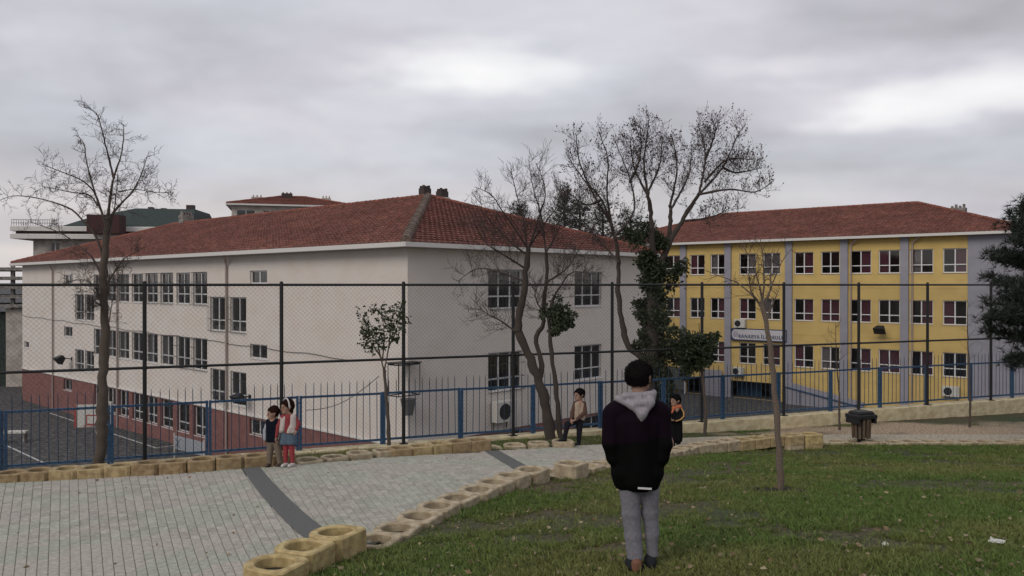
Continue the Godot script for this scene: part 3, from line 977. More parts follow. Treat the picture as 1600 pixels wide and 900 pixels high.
func make_white_school():
	var wl := Vector3(-0.7304, 0, -0.6831); var wr := Vector3(0.6831, 0, -0.7304)
	var c := at(637, 445, 30.7); c.y = YARD
	var frame := Transform3D(Basis(wr, Vector3.UP, -wl), c)
	var b := thing("school_building", "long cream school block with red hipped roof and red plinth", "building", frame)
	var high := 9.77; var L := 43.3; var W := 15.6; var plinth := 2.34
	var up := func(y): return y - YARD
	# long side: local x runs from its far end to the near corner
	var side := Transform3D(Basis(Vector3(0, 0, 1), Vector3.UP, Vector3(-1, 0, 0)), Vector3(0, 0, -L))
	var holes := []
	var styles := []
	var add := func(s0: float, s1: float, y0: float, y1: float, st: Dictionary):
		holes.push_back(Rect2(L - s1, y0 - YARD, s1 - s0, y1 - y0)); styles.push_back(st)
	for i in 8:
		var s := 15.42 + 1.86 * i
		var cur := {"cols": 2, "grille": "bars"}
		if i % 3 != 1: cur["curtain"] = [0.0, 0.35]; cur["cloth"] = "curtain_pale"
		add.call(s, s + 1.5, 0.93, 2.55, {"cols": 2, "grille": "cage"} if i in [0, 2, 3] else cur)
		add.call(s, s + 1.5, -2.36, -0.76, cur if i > 1 else {"cols": 2, "grille": "cage"})
		add.call(s, s + 1.36, -5.68, -4.2, {"cols": 2, "grille": "bars"})
	for s in [11.64, 13.62, 29.9, 31.55]:
		add.call(s, s + 1.48, -0.32, 1.33, {"cols": 2, "grille": "cage" if s < 20 else "bars"})
		add.call(s, s + 1.48, -3.78 if s < 20 else -3.5, -2.18, {"cols": 2, "grille": "bars"})
	for s in [9.8, 33.5]:
		add.call(s, s + 1.5, 1.97, 2.57, {"cols": 2, "transom": 0.0})
		add.call(s, s + 1.5, -1.45, -0.80, {"cols": 2, "transom": 0.0, "grille": "bars"})
		add.call(s, s + 1.5, -4.95, -4.24, {"cols": 2, "transom": 0.0, "grille": "bars"})
	add.call(41.9, 42.9, -2.62, -2.15, {"cols": 1, "transom": 0.0})
	part("wall", wall_mesh(L, plinth, high, holes), M.plaster, b, side)
	part("plinth", wall_mesh(L + 0.03, -0.2, plinth, holes, 0.25), M.plinth, b, side * Transform3D(Basis(), Vector3(0, 0, 0.03)))
	for i in holes.size(): window(b, side, holes[i], styles[i])
	var ledge := MB.new()
	ledge.bevel_box(Vector3(0, plinth - 0.06, 0), Vector3(L + 0.08, plinth + 0.02, 0.08), 0.015)
	part("ledge", ledge, M.white_trim, b, side)
	for s in [13.35, 26.2, 36.85]: downpipe(b, side, L - s, 0.0, high)
	# gable side
	var front := Transform3D.IDENTITY
	var h2 := []
	for s in [4.22, 9.8]:
		for y in [[0.93, 2.54], [-2.46, -0.86], [-5.7, -4.2]]: h2.push_back(Rect2(s, y[0] - YARD, 2.05, y[1] - y[0]))
	part("wall", wall_mesh(W, plinth, high, h2), M.plaster, b, front)
	part("plinth", wall_mesh(W, -0.2, plinth, h2, 0.25), M.plinth, b, Transform3D(Basis(), Vector3(0, 0, 0.03)))
	for r in h2: window(b, front, r, {"cols": 3, "grille": "bars" if r.position.x > 6 else "cage"})
	# closed back, floors and rooms
	var back := MB.new()
	back.quad(Vector3(W, 0, 0), Vector3(W, 0, -L), Vector3(W, high, -L), Vector3(W, high, 0)); back.quad(Vector3(W, 0, -L), Vector3(0, 0, -L), Vector3(0, high, -L), Vector3(W, high, -L))
	part("wall", back, M.plaster, b)
	var inner := MB.new()
	for y in [3.05, 6.35]: inner.box(Vector3(0.24, y - 0.2, -L + 0.1), Vector3(W - 0.1, y, -0.24))
	inner.box(Vector3(5.0, 0, -L + 0.2), Vector3(5.15, high - 0.1, -5.0)); inner.box(Vector3(5.0, 0, -5.0), Vector3(W - 0.2, high - 0.1, -4.85))
	part("inner_wall", inner, M.room_wall, b)
	hip_roof(b, Vector3(0, high, -L), Vector3(W, high, 0), 0.55, 2.85, [true, false, false, true], true)
	# chimneys: two clusters at the near end of the ridge, one block further down the slope
	for q in [[664, 309, 42.5, 0.5, 0.62], [691, 313, 42.5, 0.5, 0.60]]:
		var m := MB.new()
		var o := at(q[0], q[1], q[2])
		m.box(Vector3(-q[3] / 2, -0.9, -0.2), Vector3(q[3] / 2, q[4] * 0.75, 0.2))
		for k in 6: m.tube(PackedVector3Array([Vector3(-0.17 + 0.17 * (k % 3), q[4] * 0.7, -0.1 + 0.2 * int(k / 3)), Vector3(-0.17 + 0.17 * (k % 3), q[4] * (0.95 + 0.06 * (k % 2)), -0.1 + 0.2 * int(k / 3))]), PackedFloat32Array([0.085, 0.07]), 8)
		var ch := part("chimney", m, M.chimney_brick, b, frame.affine_inverse() * Transform3D(frame.basis, o))
		var fl := MB.new()
		fl.box(Vector3(-q[3] / 2 - 0.06, -0.6, -0.26), Vector3(q[3] / 2 + 0.06, 0.14, 0.26))
		part("flashing", fl, M.white_trim, ch)
	var m2 := MB.new()
	var o2 := frame.affine_inverse() * at(291, 352, 60.2)
	m2.box(Vector3(-0.4, -1.2, -0.35), Vector3(0.4, 0.72, 0.35))
	for k in 4: m2.box(Vector3(-0.36 + 0.2 * k, 0.72, -0.2), Vector3(-0.24 + 0.2 * k, 0.98, 0.2))
	var c2 := part("chimney", m2, M.grey_concrete, b, Transform3D(Basis(), o2))
	var f2 := MB.new()
	f2.box(Vector3(-0.45, -1.0, -0.42), Vector3(0.45, -0.28, 0.42))
	part("flashing", f2, M.white_trim, c2)
	# on its walls
	var world_side := frame * side
	air_conditioner("brown-stained air conditioner under the gable wall's lower window", frame * Transform3D(Basis(), Vector3(4.9, 2.75, 0)), Vector3(1.15, 0.85, 0.4))
	floodlight("black floodlight beside the stairwell windows of the cream school", world_side * Transform3D(Basis(), Vector3(L - 11.3, up.call(-3.3), 0)), 1.1)
	floodlight("black floodlight by the paired windows near the cream block's end", world_side * Transform3D(Basis(), Vector3(L - 33.6, up.call(-2.9), 0)), 1.3)
	# lamp cage on the corner
	var cage := thing("wall_cage", "black wire cage bracketed to the corner of the cream school", "cage", frame * Transform3D(Basis(), Vector3(-0.05, up.call(-2.1), 0.05)))
	var k := MB.new()
	for x in [-0.75, -0.25, 0.25]:
		for z in [-0.2, 0.4]: k.bar(Vector3(x, 0, z), Vector3(x, 1.15, z), 0.02)
	for y in [0.0, 1.12]:
		for z in [-0.2, 0.4]: k.bar(Vector3(-0.75, y, z), Vector3(0.25, y, z), 0.02)
		for x in [-0.75, 0.25]: k.bar(Vector3(x, y, -0.2), Vector3(x, y, 0.4), 0.02)
	part("frame", k, M.dark_metal, cage)
	var roofp := MB.new()
	roofp.box(Vector3(-0.8, 1.16, -0.25), Vector3(0.3, 1.2, 0.46))
	part("lid", roofp, M.dark_metal, cage)
	var bas := MB.new()
	bas.tube(PackedVector3Array([Vector3(-0.1, -0.15, 0.15), Vector3(-0.1, -0.75, 0.15)]), PackedFloat32Array([0.3, 0.18]), 10)
	part("basket", bas, M.grille_metal, cage)
	# cables
	var cab := thing("cable", "thin black cable run along the cream school's upper wall", "cable", world_side * Transform3D(Basis(), Vector3(0, up.call(-0.55), 0.05)))
	var m3 := MB.new()
	var pts := PackedVector3Array(); var rad := PackedFloat32Array()
	for i in 45:
		pts.push_back(Vector3(i * (L - 3.0) / 44.0, 0.30 - 0.75 * i / 44.0 - 0.10 * absf(sin(i * 0.7)), 0)); rad.push_back(0.012)
	m3.tube(pts, rad, 5)
	part("line", m3, M.dark_metal, cab)
	var hang := thing("cable", "slack black cable hanging from the cage on the cream school's corner", "cable", Transform3D(Basis(), at(478, 641, 33.5)))
	m3 = MB.new(); pts = PackedVector3Array(); rad = PackedFloat32Array()
	for i in 13:
		var q := at(478, 641, 33.5).lerp(at(592, 588, 30.3), i / 12.0)
		pts.push_back(q - Vector3(0, 0.35 * sin(PI * i / 12.0), 0) - hang.position); rad.push_back(0.014)
	m3.tube(pts, rad, 5)
	part("line", m3, M.dark_metal, hang)

func make_yellow_school():
	var yl := Vector3(-0.7620, 0, -0.6475)
	var L := 31.0; var depth := 16.0
	var right_end := at(1600, 445, 49.7); right_end.y = YARD
	var frame := Transform3D(Basis(-yl, Vector3.UP, -(yl.cross(Vector3.UP))), right_end + yl * L)
	var b := thing("school_building", "three-storey yellow school with lilac pilasters and red tiled roof", "building", frame)
	var high := 11.47
	var holes := []; var styles := []
	var cols := [3.05, 4.98, 6.97, 8.77, 10.83, 12.62, 15.0, 16.83, 19.24, 20.92, 23.0, 24.8, 27.2, 28.8]
	var wid := [1.37, 1.41, 1.33, 1.36, 1.27, 1.36, 1.29, 1.29, 1.2, 1.24, 1.25, 1.25, 1.25, 1.25]
	for i in cols.size():
		for f in 3:
			var y: float = [2.68, -0.6, -3.87][f]
			holes.push_back(Rect2(L - cols[i] - wid[i], y - YARD, wid[i], 1.53))
			var st := {"cols": 2, "transom": 0.34, "sill": "beige_plaster"}
			var q := (i * 5 + f * 3) % 7
			if q in [0, 1, 4]: st["curtain"] = [0.48, 1.0]
			elif q in [2]: st["curtain"] = [0.0, 1.0]
			elif q in [3, 5]: st["curtain"] = [0.0, 0.45]; 
			if q == 5 or (i in [6, 7] and f == 0): st["cloth"] = "curtain_pale"
			if f == 2 and i in [6, 7]: st["grille"] = "bars"
			styles.push_back(st)
	# ground floor: an open undercroft and small windows
	var porch := Rect2(L - 22.5, 0.0, 7.3, 1.0)
	porch.size.y = 1.25
	holes.push_back(porch)
	part("wall", wall_mesh(L - 3.0, -0.2, high, holes), M.yellow_plaster, b)
	var end := MB.new()
	end.box(Vector3(L - 2.998, -0.2, -0.3), Vector3(L + 0.02, high, 0.06))
	part("end_bay", end, M.lilac_plaster, b)
	for s in [6.67, 10.5, 14.35, 18.98, 22.7, 26.6]:
		var p := MB.new()
		p.box(Vector3(L - s - 0.25, -0.2, 0.002), Vector3(L - s + 0.25, high, 0.16))
		part("pilaster", p, M.lilac_plaster, b)
	for i in styles.size(): window(b, Transform3D.IDENTITY, holes[i], styles[i])
	var band := MB.new()
	var joints := [0.0, L - 26.85, L - 26.35, L - 22.95, L - 22.45, L - 19.23, L - 18.73, L - 14.6, L - 14.1, L - 10.75, L - 10.25, L - 6.92, L - 6.42, L - 3.0]
	for j in range(0, joints.size(), 2):
		for y in [-1.55, 1.75]: band.box(Vector3(joints[j] + 0.002, y - YARD - 0.035, 0.001), Vector3(joints[j + 1] - 0.002, y - YARD + 0.035, 0.02))
	part("string_course", band, M.yellow_plaster, b)
	var back := MB.new()
	back.quad(Vector3(L, 0, -0.3), Vector3(L, 0, -depth), Vector3(L, high, -depth), Vector3(L, high, -0.3)); back.quad(Vector3(L, 0, -depth), Vector3(0, 0, -depth), Vector3(0, high, -depth), Vector3(L, high, -depth)); back.quad(Vector3(0, 0, -depth), Vector3(0, 0, 0), Vector3(0, high, 0), Vector3(0, high, -depth))
	part("wall", back, M.lilac_plaster, b)
	var inner := MB.new()
	for y in [2.0, 5.3, 8.5]: inner.box(Vector3(0.2, y - 0.2, -depth + 0.2), Vector3(L - 0.2, y, -0.31))
	inner.box(Vector3(0.2, 0, -5.2), Vector3(L - 0.2, high - 0.1, -5.0))
	part("inner_wall", inner, M.room_wall, b)
	hip_roof(b, Vector3(0, high, -depth), Vector3(L, high, 0), 0.55, 2.72, [true, true, false, false])
	downpipe(b, Transform3D.IDENTITY, L - 10.05, 0.0, high)
	downpipe(b, Transform3D.IDENTITY, L - 6.2, 0.0, high)
	var ch := MB.new()
	ch.box(Vector3(-0.55, -1.5, -0.4), Vector3(0.55, 0.25, 0.4))
	for k in 4: ch.box(Vector3(-0.5 + 0.28 * k, 0.25, -0.15), Vector3(-0.36 + 0.28 * k, 0.42 + 0.12 * (k % 2), 0.15))
	part("chimney", ch, M.grey_concrete, b, frame.affine_inverse() * Transform3D(frame.basis, at(1497, 330, 66.0)))
	var mast := MB.new()
	mast.bar(Vector3(0, 0, 0), Vector3(0, 2.2, 0), 0.03, 5)
	part("lightning_rod", mast, M.dark_metal, b, frame.affine_inverse() * Transform3D(frame.basis, at(1153, 338, 74.0)))
	# school sign over the lower windows
	var sg := thing("school_sign", "long white sign with dark blue border and the school's name", "sign", frame * Transform3D(Basis(), Vector3(L - 16.55, -2.16 - YARD, 0.17)))
	var bd := MB.new()
	bd.bevel_box(Vector3(-2.1, 0, 0), Vector3(2.1, 0.88, 0.05), 0.01)
	part("border", bd, mat("sign_blue", lin(0.02, 0.035, 0.10), 0.5), sg)
	var pl := MB.new()
	pl.box(Vector3(-1.75, 0.07, 0.05), Vector3(2.03, 0.81, 0.056))
	for i in 12:      # rounded left end
		var a0 := PI / 2 + PI * i / 12.0; var a1 := PI / 2 + PI * (i + 1) / 12.0
		pl.tri(Vector3(-1.75, 0.44, 0.056), Vector3(-1.75 + 0.30 * cos(a0), 0.44 + 0.37 * sin(a0), 0.056), Vector3(-1.75 + 0.30 * cos(a1), 0.44 + 0.37 * sin(a1), 0.056))
	part("panel", pl, mat("sign_white", lin(0.52, 0.51, 0.54), 0.6), sg)
	var fnt := SystemFont.new()
	fnt.font_names = PackedStringArray(["Droid Sans"]); fnt.font_weight = 700
	var tx := TextMesh.new()
	tx.text = "KANARYA İLKOKULU"; tx.font = fnt; tx.font_size = 40; tx.pixel_size = 0.0090; tx.depth = 0.01
	part("lettering", tx, M.sign_blue, sg, Transform3D(Basis(), Vector3(0.22, 0.30, 0.062)))
	var lg := MB.new()
	lg.tube(PackedVector3Array([Vector3(-1.74, 0.44, 0.056), Vector3(-1.74, 0.44, 0.064)]), PackedFloat32Array([0.23, 0.23]), 20)
	part("emblem", lg, mat("emblem_grey", lin(0.36, 0.33, 0.40), 0.6), sg)
	air_conditioner("white air conditioner above the end of the school sign", frame * Transform3D(Basis(), Vector3(L - 17.95, -1.22 - YARD, 0.0)))
	air_conditioner("white air conditioner under the barred windows of the yellow school", frame * Transform3D(Basis(), Vector3(L - 18.1, -4.75 - YARD, 0.0)))
	air_conditioner("white air conditioner below the last window beside the lilac end bay", frame * Transform3D(Basis(), Vector3(L - 3.9, -5.05 - YARD, 0.0)), Vector3(0.95, 0.62, 0.35))
	floodlight("black floodlight under a middle window of the yellow school", frame * Transform3D(Basis(), Vector3(L - 8.0, -1.05 - YARD, 0.0)), 1.25)
	# undercroft doors, boards and the low walls before the yellow block
	var d := thing("double_door", "blue steel double door in the yellow school's dark undercroft", "door", frame * Transform3D(Basis(), Vector3(L - 18.0, 0, -1.6)))
	for x in [-0.95, 0.02]:
		var lf := MB.new()
		lf.bevel_box(Vector3(x, 0.02, 0), Vector3(x + 0.93, 1.9, 0.06), 0.01)
		for y in [0.25, 1.05]: lf.box(Vector3(x + 0.12, y, 0.06), Vector3(x + 0.81, y + 0.65, 0.075))
		part("leaf", lf, M.blue_paint, d)
	var sh := thing("steel_shutter", "pale grey ribbed shutter beside the blue undercroft door", "shutter", frame * Transform3D(Basis(), Vector3(L - 20.1, 0, 0.25)))
	for i in 9:
		var sl := MB.new()
		sl.bevel_box(Vector3(-0.75, 0.22 * i, 0), Vector3(0.75, 0.22 * i + 0.205, 0.05), 0.01)
		part("slat", sl, M.lilac_plaster, sh)
	for q in [[-23.2, 1.9, 1.7, "dark notice board in pale frame beside the ribbed grey shutter"], [-26.0, 1.8, 1.6, "dark framed notice board by the ivy-wrapped tree, before the yellow school"]]:
		var bo := thing("notice_board", q[3], "board", frame * Transform3D(Basis(), Vector3(L + q[0], 0, 0.6)), "notice boards by the undercroft")
		var pn := MB.new()
		pn.box(Vector3(-q[1] / 2, 0.3, 0), Vector3(q[1] / 2, 0.3 + q[2], 0.06))
		part("panel", pn, M.band_stone, bo)
		for e in [[-1, 0], [1, 0]]:
			var fr := MB.new()
			fr.box(Vector3(e[0] * q[1] / 2 - 0.06, 0, 0.0), Vector3(e[0] * q[1] / 2 + 0.06, 0.4 + q[2], 0.09))
			part("post", fr, M.white_trim, bo)
	var rw := thing("ramp_wall", "low lilac ramp wall with dark handrail before the yellow school", "ramp", frame * Transform3D(Basis(), Vector3(L - 14.2, 0, 0.9)))
	var r1 := MB.new()
	var P := [Vector3(0, 0, 0), Vector3(5.2, 0, 0), Vector3(5.2, 0.55, 0), Vector3(0, 1.55, 0)]
	r1.quad(P[0], P[1], P[2], P[3])
	var back_z := Vector3(0, 0, -0.3)
	r1.quad(P[3], P[2], P[2] + back_z, P[3] + back_z); r1.quad(P[1], P[1] + back_z, P[2] + back_z, P[2]); r1.quad(P[0] + back_z, P[0], P[3], P[3] + back_z)
	part("wall", r1, M.lilac_plaster, rw)
	var r2 := MB.new()
	r2.tube(PackedVector3Array([Vector3(-0.2, 1.25, 0.1), Vector3(5.2, 0.25, 0.1)]), PackedFloat32Array([0.045, 0.045]), 6)
	for i in 6: r2.bar(Vector3(i * 1.0, 1.22 - 0.19 * i, 0.1), Vector3(i * 1.0, 0, 0.1), 0.02)
	part("handrail", r2, M.blue_paint, rw)

func simple_house(called: String, label: String, where: Transform3D, size: Vector3, wall: Material, wins: Array, left_wins := []) -> Node3D:
	var b := thing(called, label, "building", where)     # local: x right, z out, origin at the near front left base
	var side := Transform3D(Basis(Vector3(0, 0, 1), Vector3.UP, Vector3(-1, 0, 0)), Vector3(0, 0, -size.z))
	part("wall", wall_mesh(size.x, 0, size.y, wins), wall, b)
	part("wall", wall_mesh(size.z, 0, size.y, left_wins), wall, b, side)
	var m := MB.new()
	m.quad(Vector3(size.x, 0, 0), Vector3(size.x, 0, -size.z), Vector3(size.x, size.y, -size.z), Vector3(size.x, size.y, 0)); m.quad(Vector3(size.x, 0, -size.z), Vector3(0, 0, -size.z), Vector3(0, size.y, -size.z), Vector3(size.x, size.y, -size.z))
	part("wall", m, wall, b)
	var inner := MB.new()
	inner.box(Vector3(3, 0, -size.z + 1.0), Vector3(size.x - 0.5, size.y - 0.1, -3))
	inner.box(Vector3(0.1, size.y - 0.25, -size.z + 0.1), Vector3(size.x - 0.1, size.y - 0.12, -0.3))
	part("inner_wall", inner, M.room_wall, b)
	for r in wins: window(b, Transform3D.IDENTITY, r, {"cols": 3 if r.size.x > 2 else 2, "transom": 0.0})
	for r in left_wins: window(b, side, r, {"cols": 3 if r.size.x > 2 else 2, "transom": 0.0})
	return b

func make_far_houses():
	# beige house with red hipped roof over the ridge of the cream school
	var c := at(362, 445, 88.0); c.y = YARD
	var frame := Transform3D(Basis(Vector3.UP, 0.25), c)
	var top := at(362, 320, 88.0).y - YARD
	var b := simple_house("apartment_house", "beige house with red hipped roof, rising behind the cream school", frame, Vector3(12.5, top, 10.0), M.beige_plaster,
		[Rect2(0.5, top - 2.0, 1.9, 1.5), Rect2(3.2, top - 2.0, 1.4, 1.5), Rect2(6.4, top - 1.9, 1.3, 1.4), Rect2(9.6, top - 1.9, 1.3, 1.4)], [Rect2(4.0, top - 2.0, 2.2, 1.5)])
	hip_roof(b, Vector3(0, top, -10.0), Vector3(12.5, top, 0), 0.45, 1.35, [true, true, false, true])
	for q in [[2.4, 0.9, 1.2, 0.8, "beige_plaster"], [5.6, 1.6, 1.2, 0.5, "chimney_brick"], [9.9, 0.9, 1.0, 0.9, "beige_plaster"]]:
		var m := MB.new()
		m.box(Vector3(-q[2] / 2, -0.6, -0.4), Vector3(q[2] / 2, q[3] * 0.7, 0.4))
		for k in 3: m.bar(Vector3(-q[2] / 3 + k * q[2] / 3, q[3] * 0.6, 0), Vector3(-q[2] / 3 + k * q[2] / 3, q[3], 0), 0.09, 6)
		part("chimney", m, M[q[4]], b, Transform3D(Basis(), Vector3(q[0], top + q[1] - 0.2, -4.0)))
	# pale block with a green sheet roof and balconies
	c = at(52, 445, 82.0); c.y = YARD
	frame = Transform3D(Basis(Vector3.UP, 0.10), c)
	top = at(52, 373, 82.0).y - YARD
	b = simple_house("apartment_house", "pale balconied block with dark green sheet roof beyond the cream school", frame, Vector3(15.0, top, 12.0), M.beige_plaster, [Rect2(1.6, top - 2.1, 0.9, 1.8), Rect2(4.4, top - 1.9, 2.2, 1.5), Rect2(8.4, top - 1.9, 2.2, 1.5)])
	for y in [0.0, 0.75]:
		var sl := MB.new()
		sl.bevel_box(Vector3(-1.6, top + y - 0.05, -11.8), Vector3(15.2, top + y + 0.42, 1.2), 0.05)
		part("balcony_slab", sl, M.white_trim, b)
	var mid := MB.new()
	mid.box(Vector3(-1.2, top + 0.37, -11.5), Vector3(15.0, top + 0.7, 0.9))
	part("parapet", mid, M.chimney_brick, b)
	var g := MB.new()
	var y0 := top + 1.17
	var e := [Vector3(2.9, y0, 0.8), Vector3(15.2, y0, 0.8), Vector3(15.2, y0, -11), Vector3(2.9, y0, -11)]
	var r := [Vector3(4.0, y0 + 0.95, -2.0), Vector3(14.6, y0 + 2.15, -3.2), Vector3(14.6, y0 + 2.15, -9), Vector3(4.0, y0 + 0.95, -9)]
	var kn := [Vector3(8.6, y0 + 2.2, -3.2), Vector3(8.6, y0 + 2.2, -9)]
	g.quad(e[0], Vector3(8.6, y0, 0.8), kn[0], r[0]); g.quad(Vector3(8.6, y0, 0.8), e[1], r[1], kn[0])
	g.quad(e[1], e[2], r[2], r[1]); g.quad(e[3], e[0], r[0], r[3]); g.quad(e[2], e[3], r[3], kn[1]); g.quad(r[0], kn[0], kn[1], r[3]); g.quad(kn[0], r[1], r[2], kn[1])
	var roof := part("roof", g, M.green_sheet, b)
	for q in [[9.3, 2.5, 0.5], [10.6, 2.4, 0.5], [13.2, 2.75, 0.8]]:
		var ch := MB.new()
		ch.box(Vector3(q[0], y0 + 1.6, -5.5), Vector3(q[0] + q[2], y0 + q[1], -4.9))
		part("chimney", ch, M.chimney_brick, roof)
	var bx := MB.new()
	bx.box(Vector3(6.2, top + 0.4, 1.2), Vector3(9.2, top + 2.2, 3.0))
	part("stair_tower", bx, mat("tower_red", lin(0.055, 0.022, 0.022), 0.9), b)
	var rl := MB.new()
	for i in 20: rl.bar(Vector3(-1.5 + i * 0.22, y0, 1.1), Vector3(-1.5 + i * 0.22, y0 + 0.62, 1.1), 0.02)
	for y in [0.3, 0.62]: rl.bar(Vector3(-1.5, y0 + y, 1.1), Vector3(2.8, y0 + y, 1.1), 0.025)
	part("railing", rl, M.grille_metal, b)
	# low annex at the far end of the yard, with a slatted canopy
	c = at(9, 445, 68.0); c.y = YARD
	b = thing("annex", "narrow beige annex with dark slatted canopy past the cream school's end", "building", Transform3D(Basis(Vector3.UP, 0.15), c))
	var an := MB.new()
	an.box(Vector3(0, 0, -8), Vector3(9, at(9, 482, 68.0).y - YARD, 0))
	part("wall", an, M.beige_plaster, b)
	var cn := MB.new()
	var hy := at(9, 482, 68.0).y - YARD
	for i in 5: cn.box(Vector3(-4, hy + 0.1 + i * 0.75, -7 + 0.3 * i), Vector3(6, hy + 0.35 + i * 0.75, 0.5))
	for x in [-3.5, 0.4, 4.0]: cn.box(Vector3(x, hy - 0.1, -0.2), Vector3(x + 0.25, hy + 3.6, 0.1))
	part("canopy", cn, M.grey_concrete, b)
	var gl := MB.new()
	gl.box(Vector3(-6, 0, -5), Vector3(-0.2, hy - 0.4, -0.5))
	part("glazed_wall", gl, M.green_sheet, b)

# ---------------------------------------------------------------- trees
func limb(m: MB, px: Array, depth: float, r0: float, r1: float, dz := 0.0, sides := 7) -> PackedVector3Array:    # a limb through photograph points, drifting dz metres towards the camera
	var c := Curve3D.new()
	for i in px.size():
		var f := i / maxf(1.0, px.size() - 1.0)
		var p := at(px[i][0], px[i][1], depth - dz * f)
		var a := at(px[maxi(i - 1, 0)][0], px[maxi(i - 1, 0)][1], depth - dz * f); var b := at(px[mini(i + 1, px.size() - 1)][0], px[mini(i + 1, px.size() - 1)][1], depth - dz * f)
		c.add_point(p, -(b - a) / 6.0, (b - a) / 6.0)
	c.bake_interval = 0.05
	var l := c.get_baked_length()
	var n := maxi(3, int(l / (0.12 if r0 > 0.03 else 0.09)))
	var pts := PackedVector3Array(); var rad := PackedFloat32Array()
	for i in n + 1:
		var f := i / float(n)
		var j := r0 * 0.22
		pts.push_back(c.sample_baked(l * f) + Vector3(rng.randf_range(-j, j), 0, rng.randf_range(-j, j)))
		rad.push_back(lerpf(r0, r1, pow(f, 0.8)) * (1.0 + 0.10 * sin(f * 23.0 + r0 * 90.0)))
	m.tube(pts, rad, sides)
	return pts

func grow(m: MB, p: Vector3, dir: Vector3, length: float, r: float, level: int, tips: Array, lift := 0.35, kids := 3):
	var n := 3
	var pts := PackedVector3Array([p]); var rad := PackedFloat32Array([r])
	for i in n:
		dir = (dir + Vector3(rng.randf_range(-0.28, 0.28), rng.randf_range(-0.18, 0.18) + lift * 0.2, rng.randf_range(-0.28, 0.28))).normalized()
		pts.push_back(pts[i] + dir * length / n)
		rad.push_back(maxf(r * (1.0 - 0.75 * (i + 1.0) / n), 0.0022))
	m.tube(pts, rad, 4 if r > 0.008 else 3, false)
	if level <= 0:
		tips.push_back([pts[-1], dir])
		return
	for k in kids:
		var f := (k + rng.randf()) / kids
		var i := mini(int(f * n), n - 1)
		var q := pts[i].lerp(pts[i + 1], f * n - i)
		var side := dir.cross(Vector3(rng.randf_range(-1, 1), rng.randf_range(-1, 1), rng.randf_range(-1, 1))).normalized()
		var nd := (dir * rng.randf_range(0.35, 0.9) + side * rng.randf_range(0.5, 0.9) + Vector3(0, lift * rng.randf(), 0)).normalized()
		grow(m, q, nd, length * rng.randf_range(0.45, 0.75), maxf(r * 0.6, 0.003), level - 1, tips, lift, kids)
	tips.push_back([pts[-1], dir])

func twigs(m: MB, pts: PackedVector3Array, count: int, length: float, r: float, level: int, tips: Array, start := 0.25, lift := 0.35, kids := 3):
	for k in count:
		var f := start + (1.0 - start) * (k + rng.randf()) / count
		var i := mini(int(f * (pts.size() - 1)), pts.size() - 2)
		var dir := (pts[i + 1] - pts[i]).normalized()
		var side := dir.cross(Vector3(rng.randf_range(-1, 1), rng.randf_range(-1, 1), rng.randf_range(-1, 1))).normalized()
		grow(m, pts[i].lerp(pts[i + 1], rng.randf()), (dir * rng.randf_range(0.2, 0.7) + side).normalized(), length * rng.randf_range(0.6, 1.2) * (1.15 - 0.4 * f), r, level, tips, lift, kids)
	tips.push_back([pts[-1], Vector3.UP])

func leaf(m: MB, p: Vector3, dir: Vector3, s: float):
	var side := dir.cross(Vector3(rng.randf_range(-1, 1), rng.randf_range(-1, 1), rng.randf_range(-1, 1))).normalized() * s * 0.32
	var up := side.cross(dir).normalized() * s * 0.12
	var a := p; var b := p + dir * s * 0.5; var c := p + dir * s
	m.tri(a, b + side + up, c); m.tri(a, c, b - side + up)

func leaf_ball(m: MB, o: Vector3, r: Vector3, n: int, s: float, shell := 0.35):
	for i in n:
		var d := Vector3(rng.randfn(), rng.randfn(), rng.randfn()).normalized()
		var k := pow(rng.randf_range(shell, 1.0), 0.6) * (0.85 + 0.9 * soft.get_noise_3d(d.x * 45.0 + o.x * 40.0, d.y * 45.0 + o.y * 40.0, d.z * 45.0 + o.z * 9.0))
		var dir := (d + Vector3(rng.randf_range(-0.8, 0.8), rng.randf_range(-0.9, 0.5), rng.randf_range(-0.8, 0.8))).normalized()
		leaf(m, o + d * r * k, dir, s * rng.randf_range(0.6, 1.3))

func tuft(m: MB, p: Vector3, dir: Vector3, s: float, n := 14):      # a spray of pine needles
	for i in n:
		var d := (dir * 0.7 + Vector3(rng.randfn(), rng.randfn(), rng.randfn()).normalized()).normalized()
		var w := d.cross(Vector3(rng.randf_range(-1, 1), rng.randf_range(-1, 1), rng.randf_range(-1, 1))).normalized() * s * 0.045
		m.tri(p - w, p + w, p + d * s * rng.randf_range(0.6, 1.1))

func tree_root(called: String, label: String, base: Vector3, group := "") -> Node3D:
	return thing(called, label, "tree", Transform3D(Basis(), base), group)

func put(t: Node3D, called: String, m: MB, material: Material, stuff := false):
	var o := part(called, m, material, t, Transform3D(Basis(), -t.position))
	if stuff: o.set_meta("kind", "stuff")

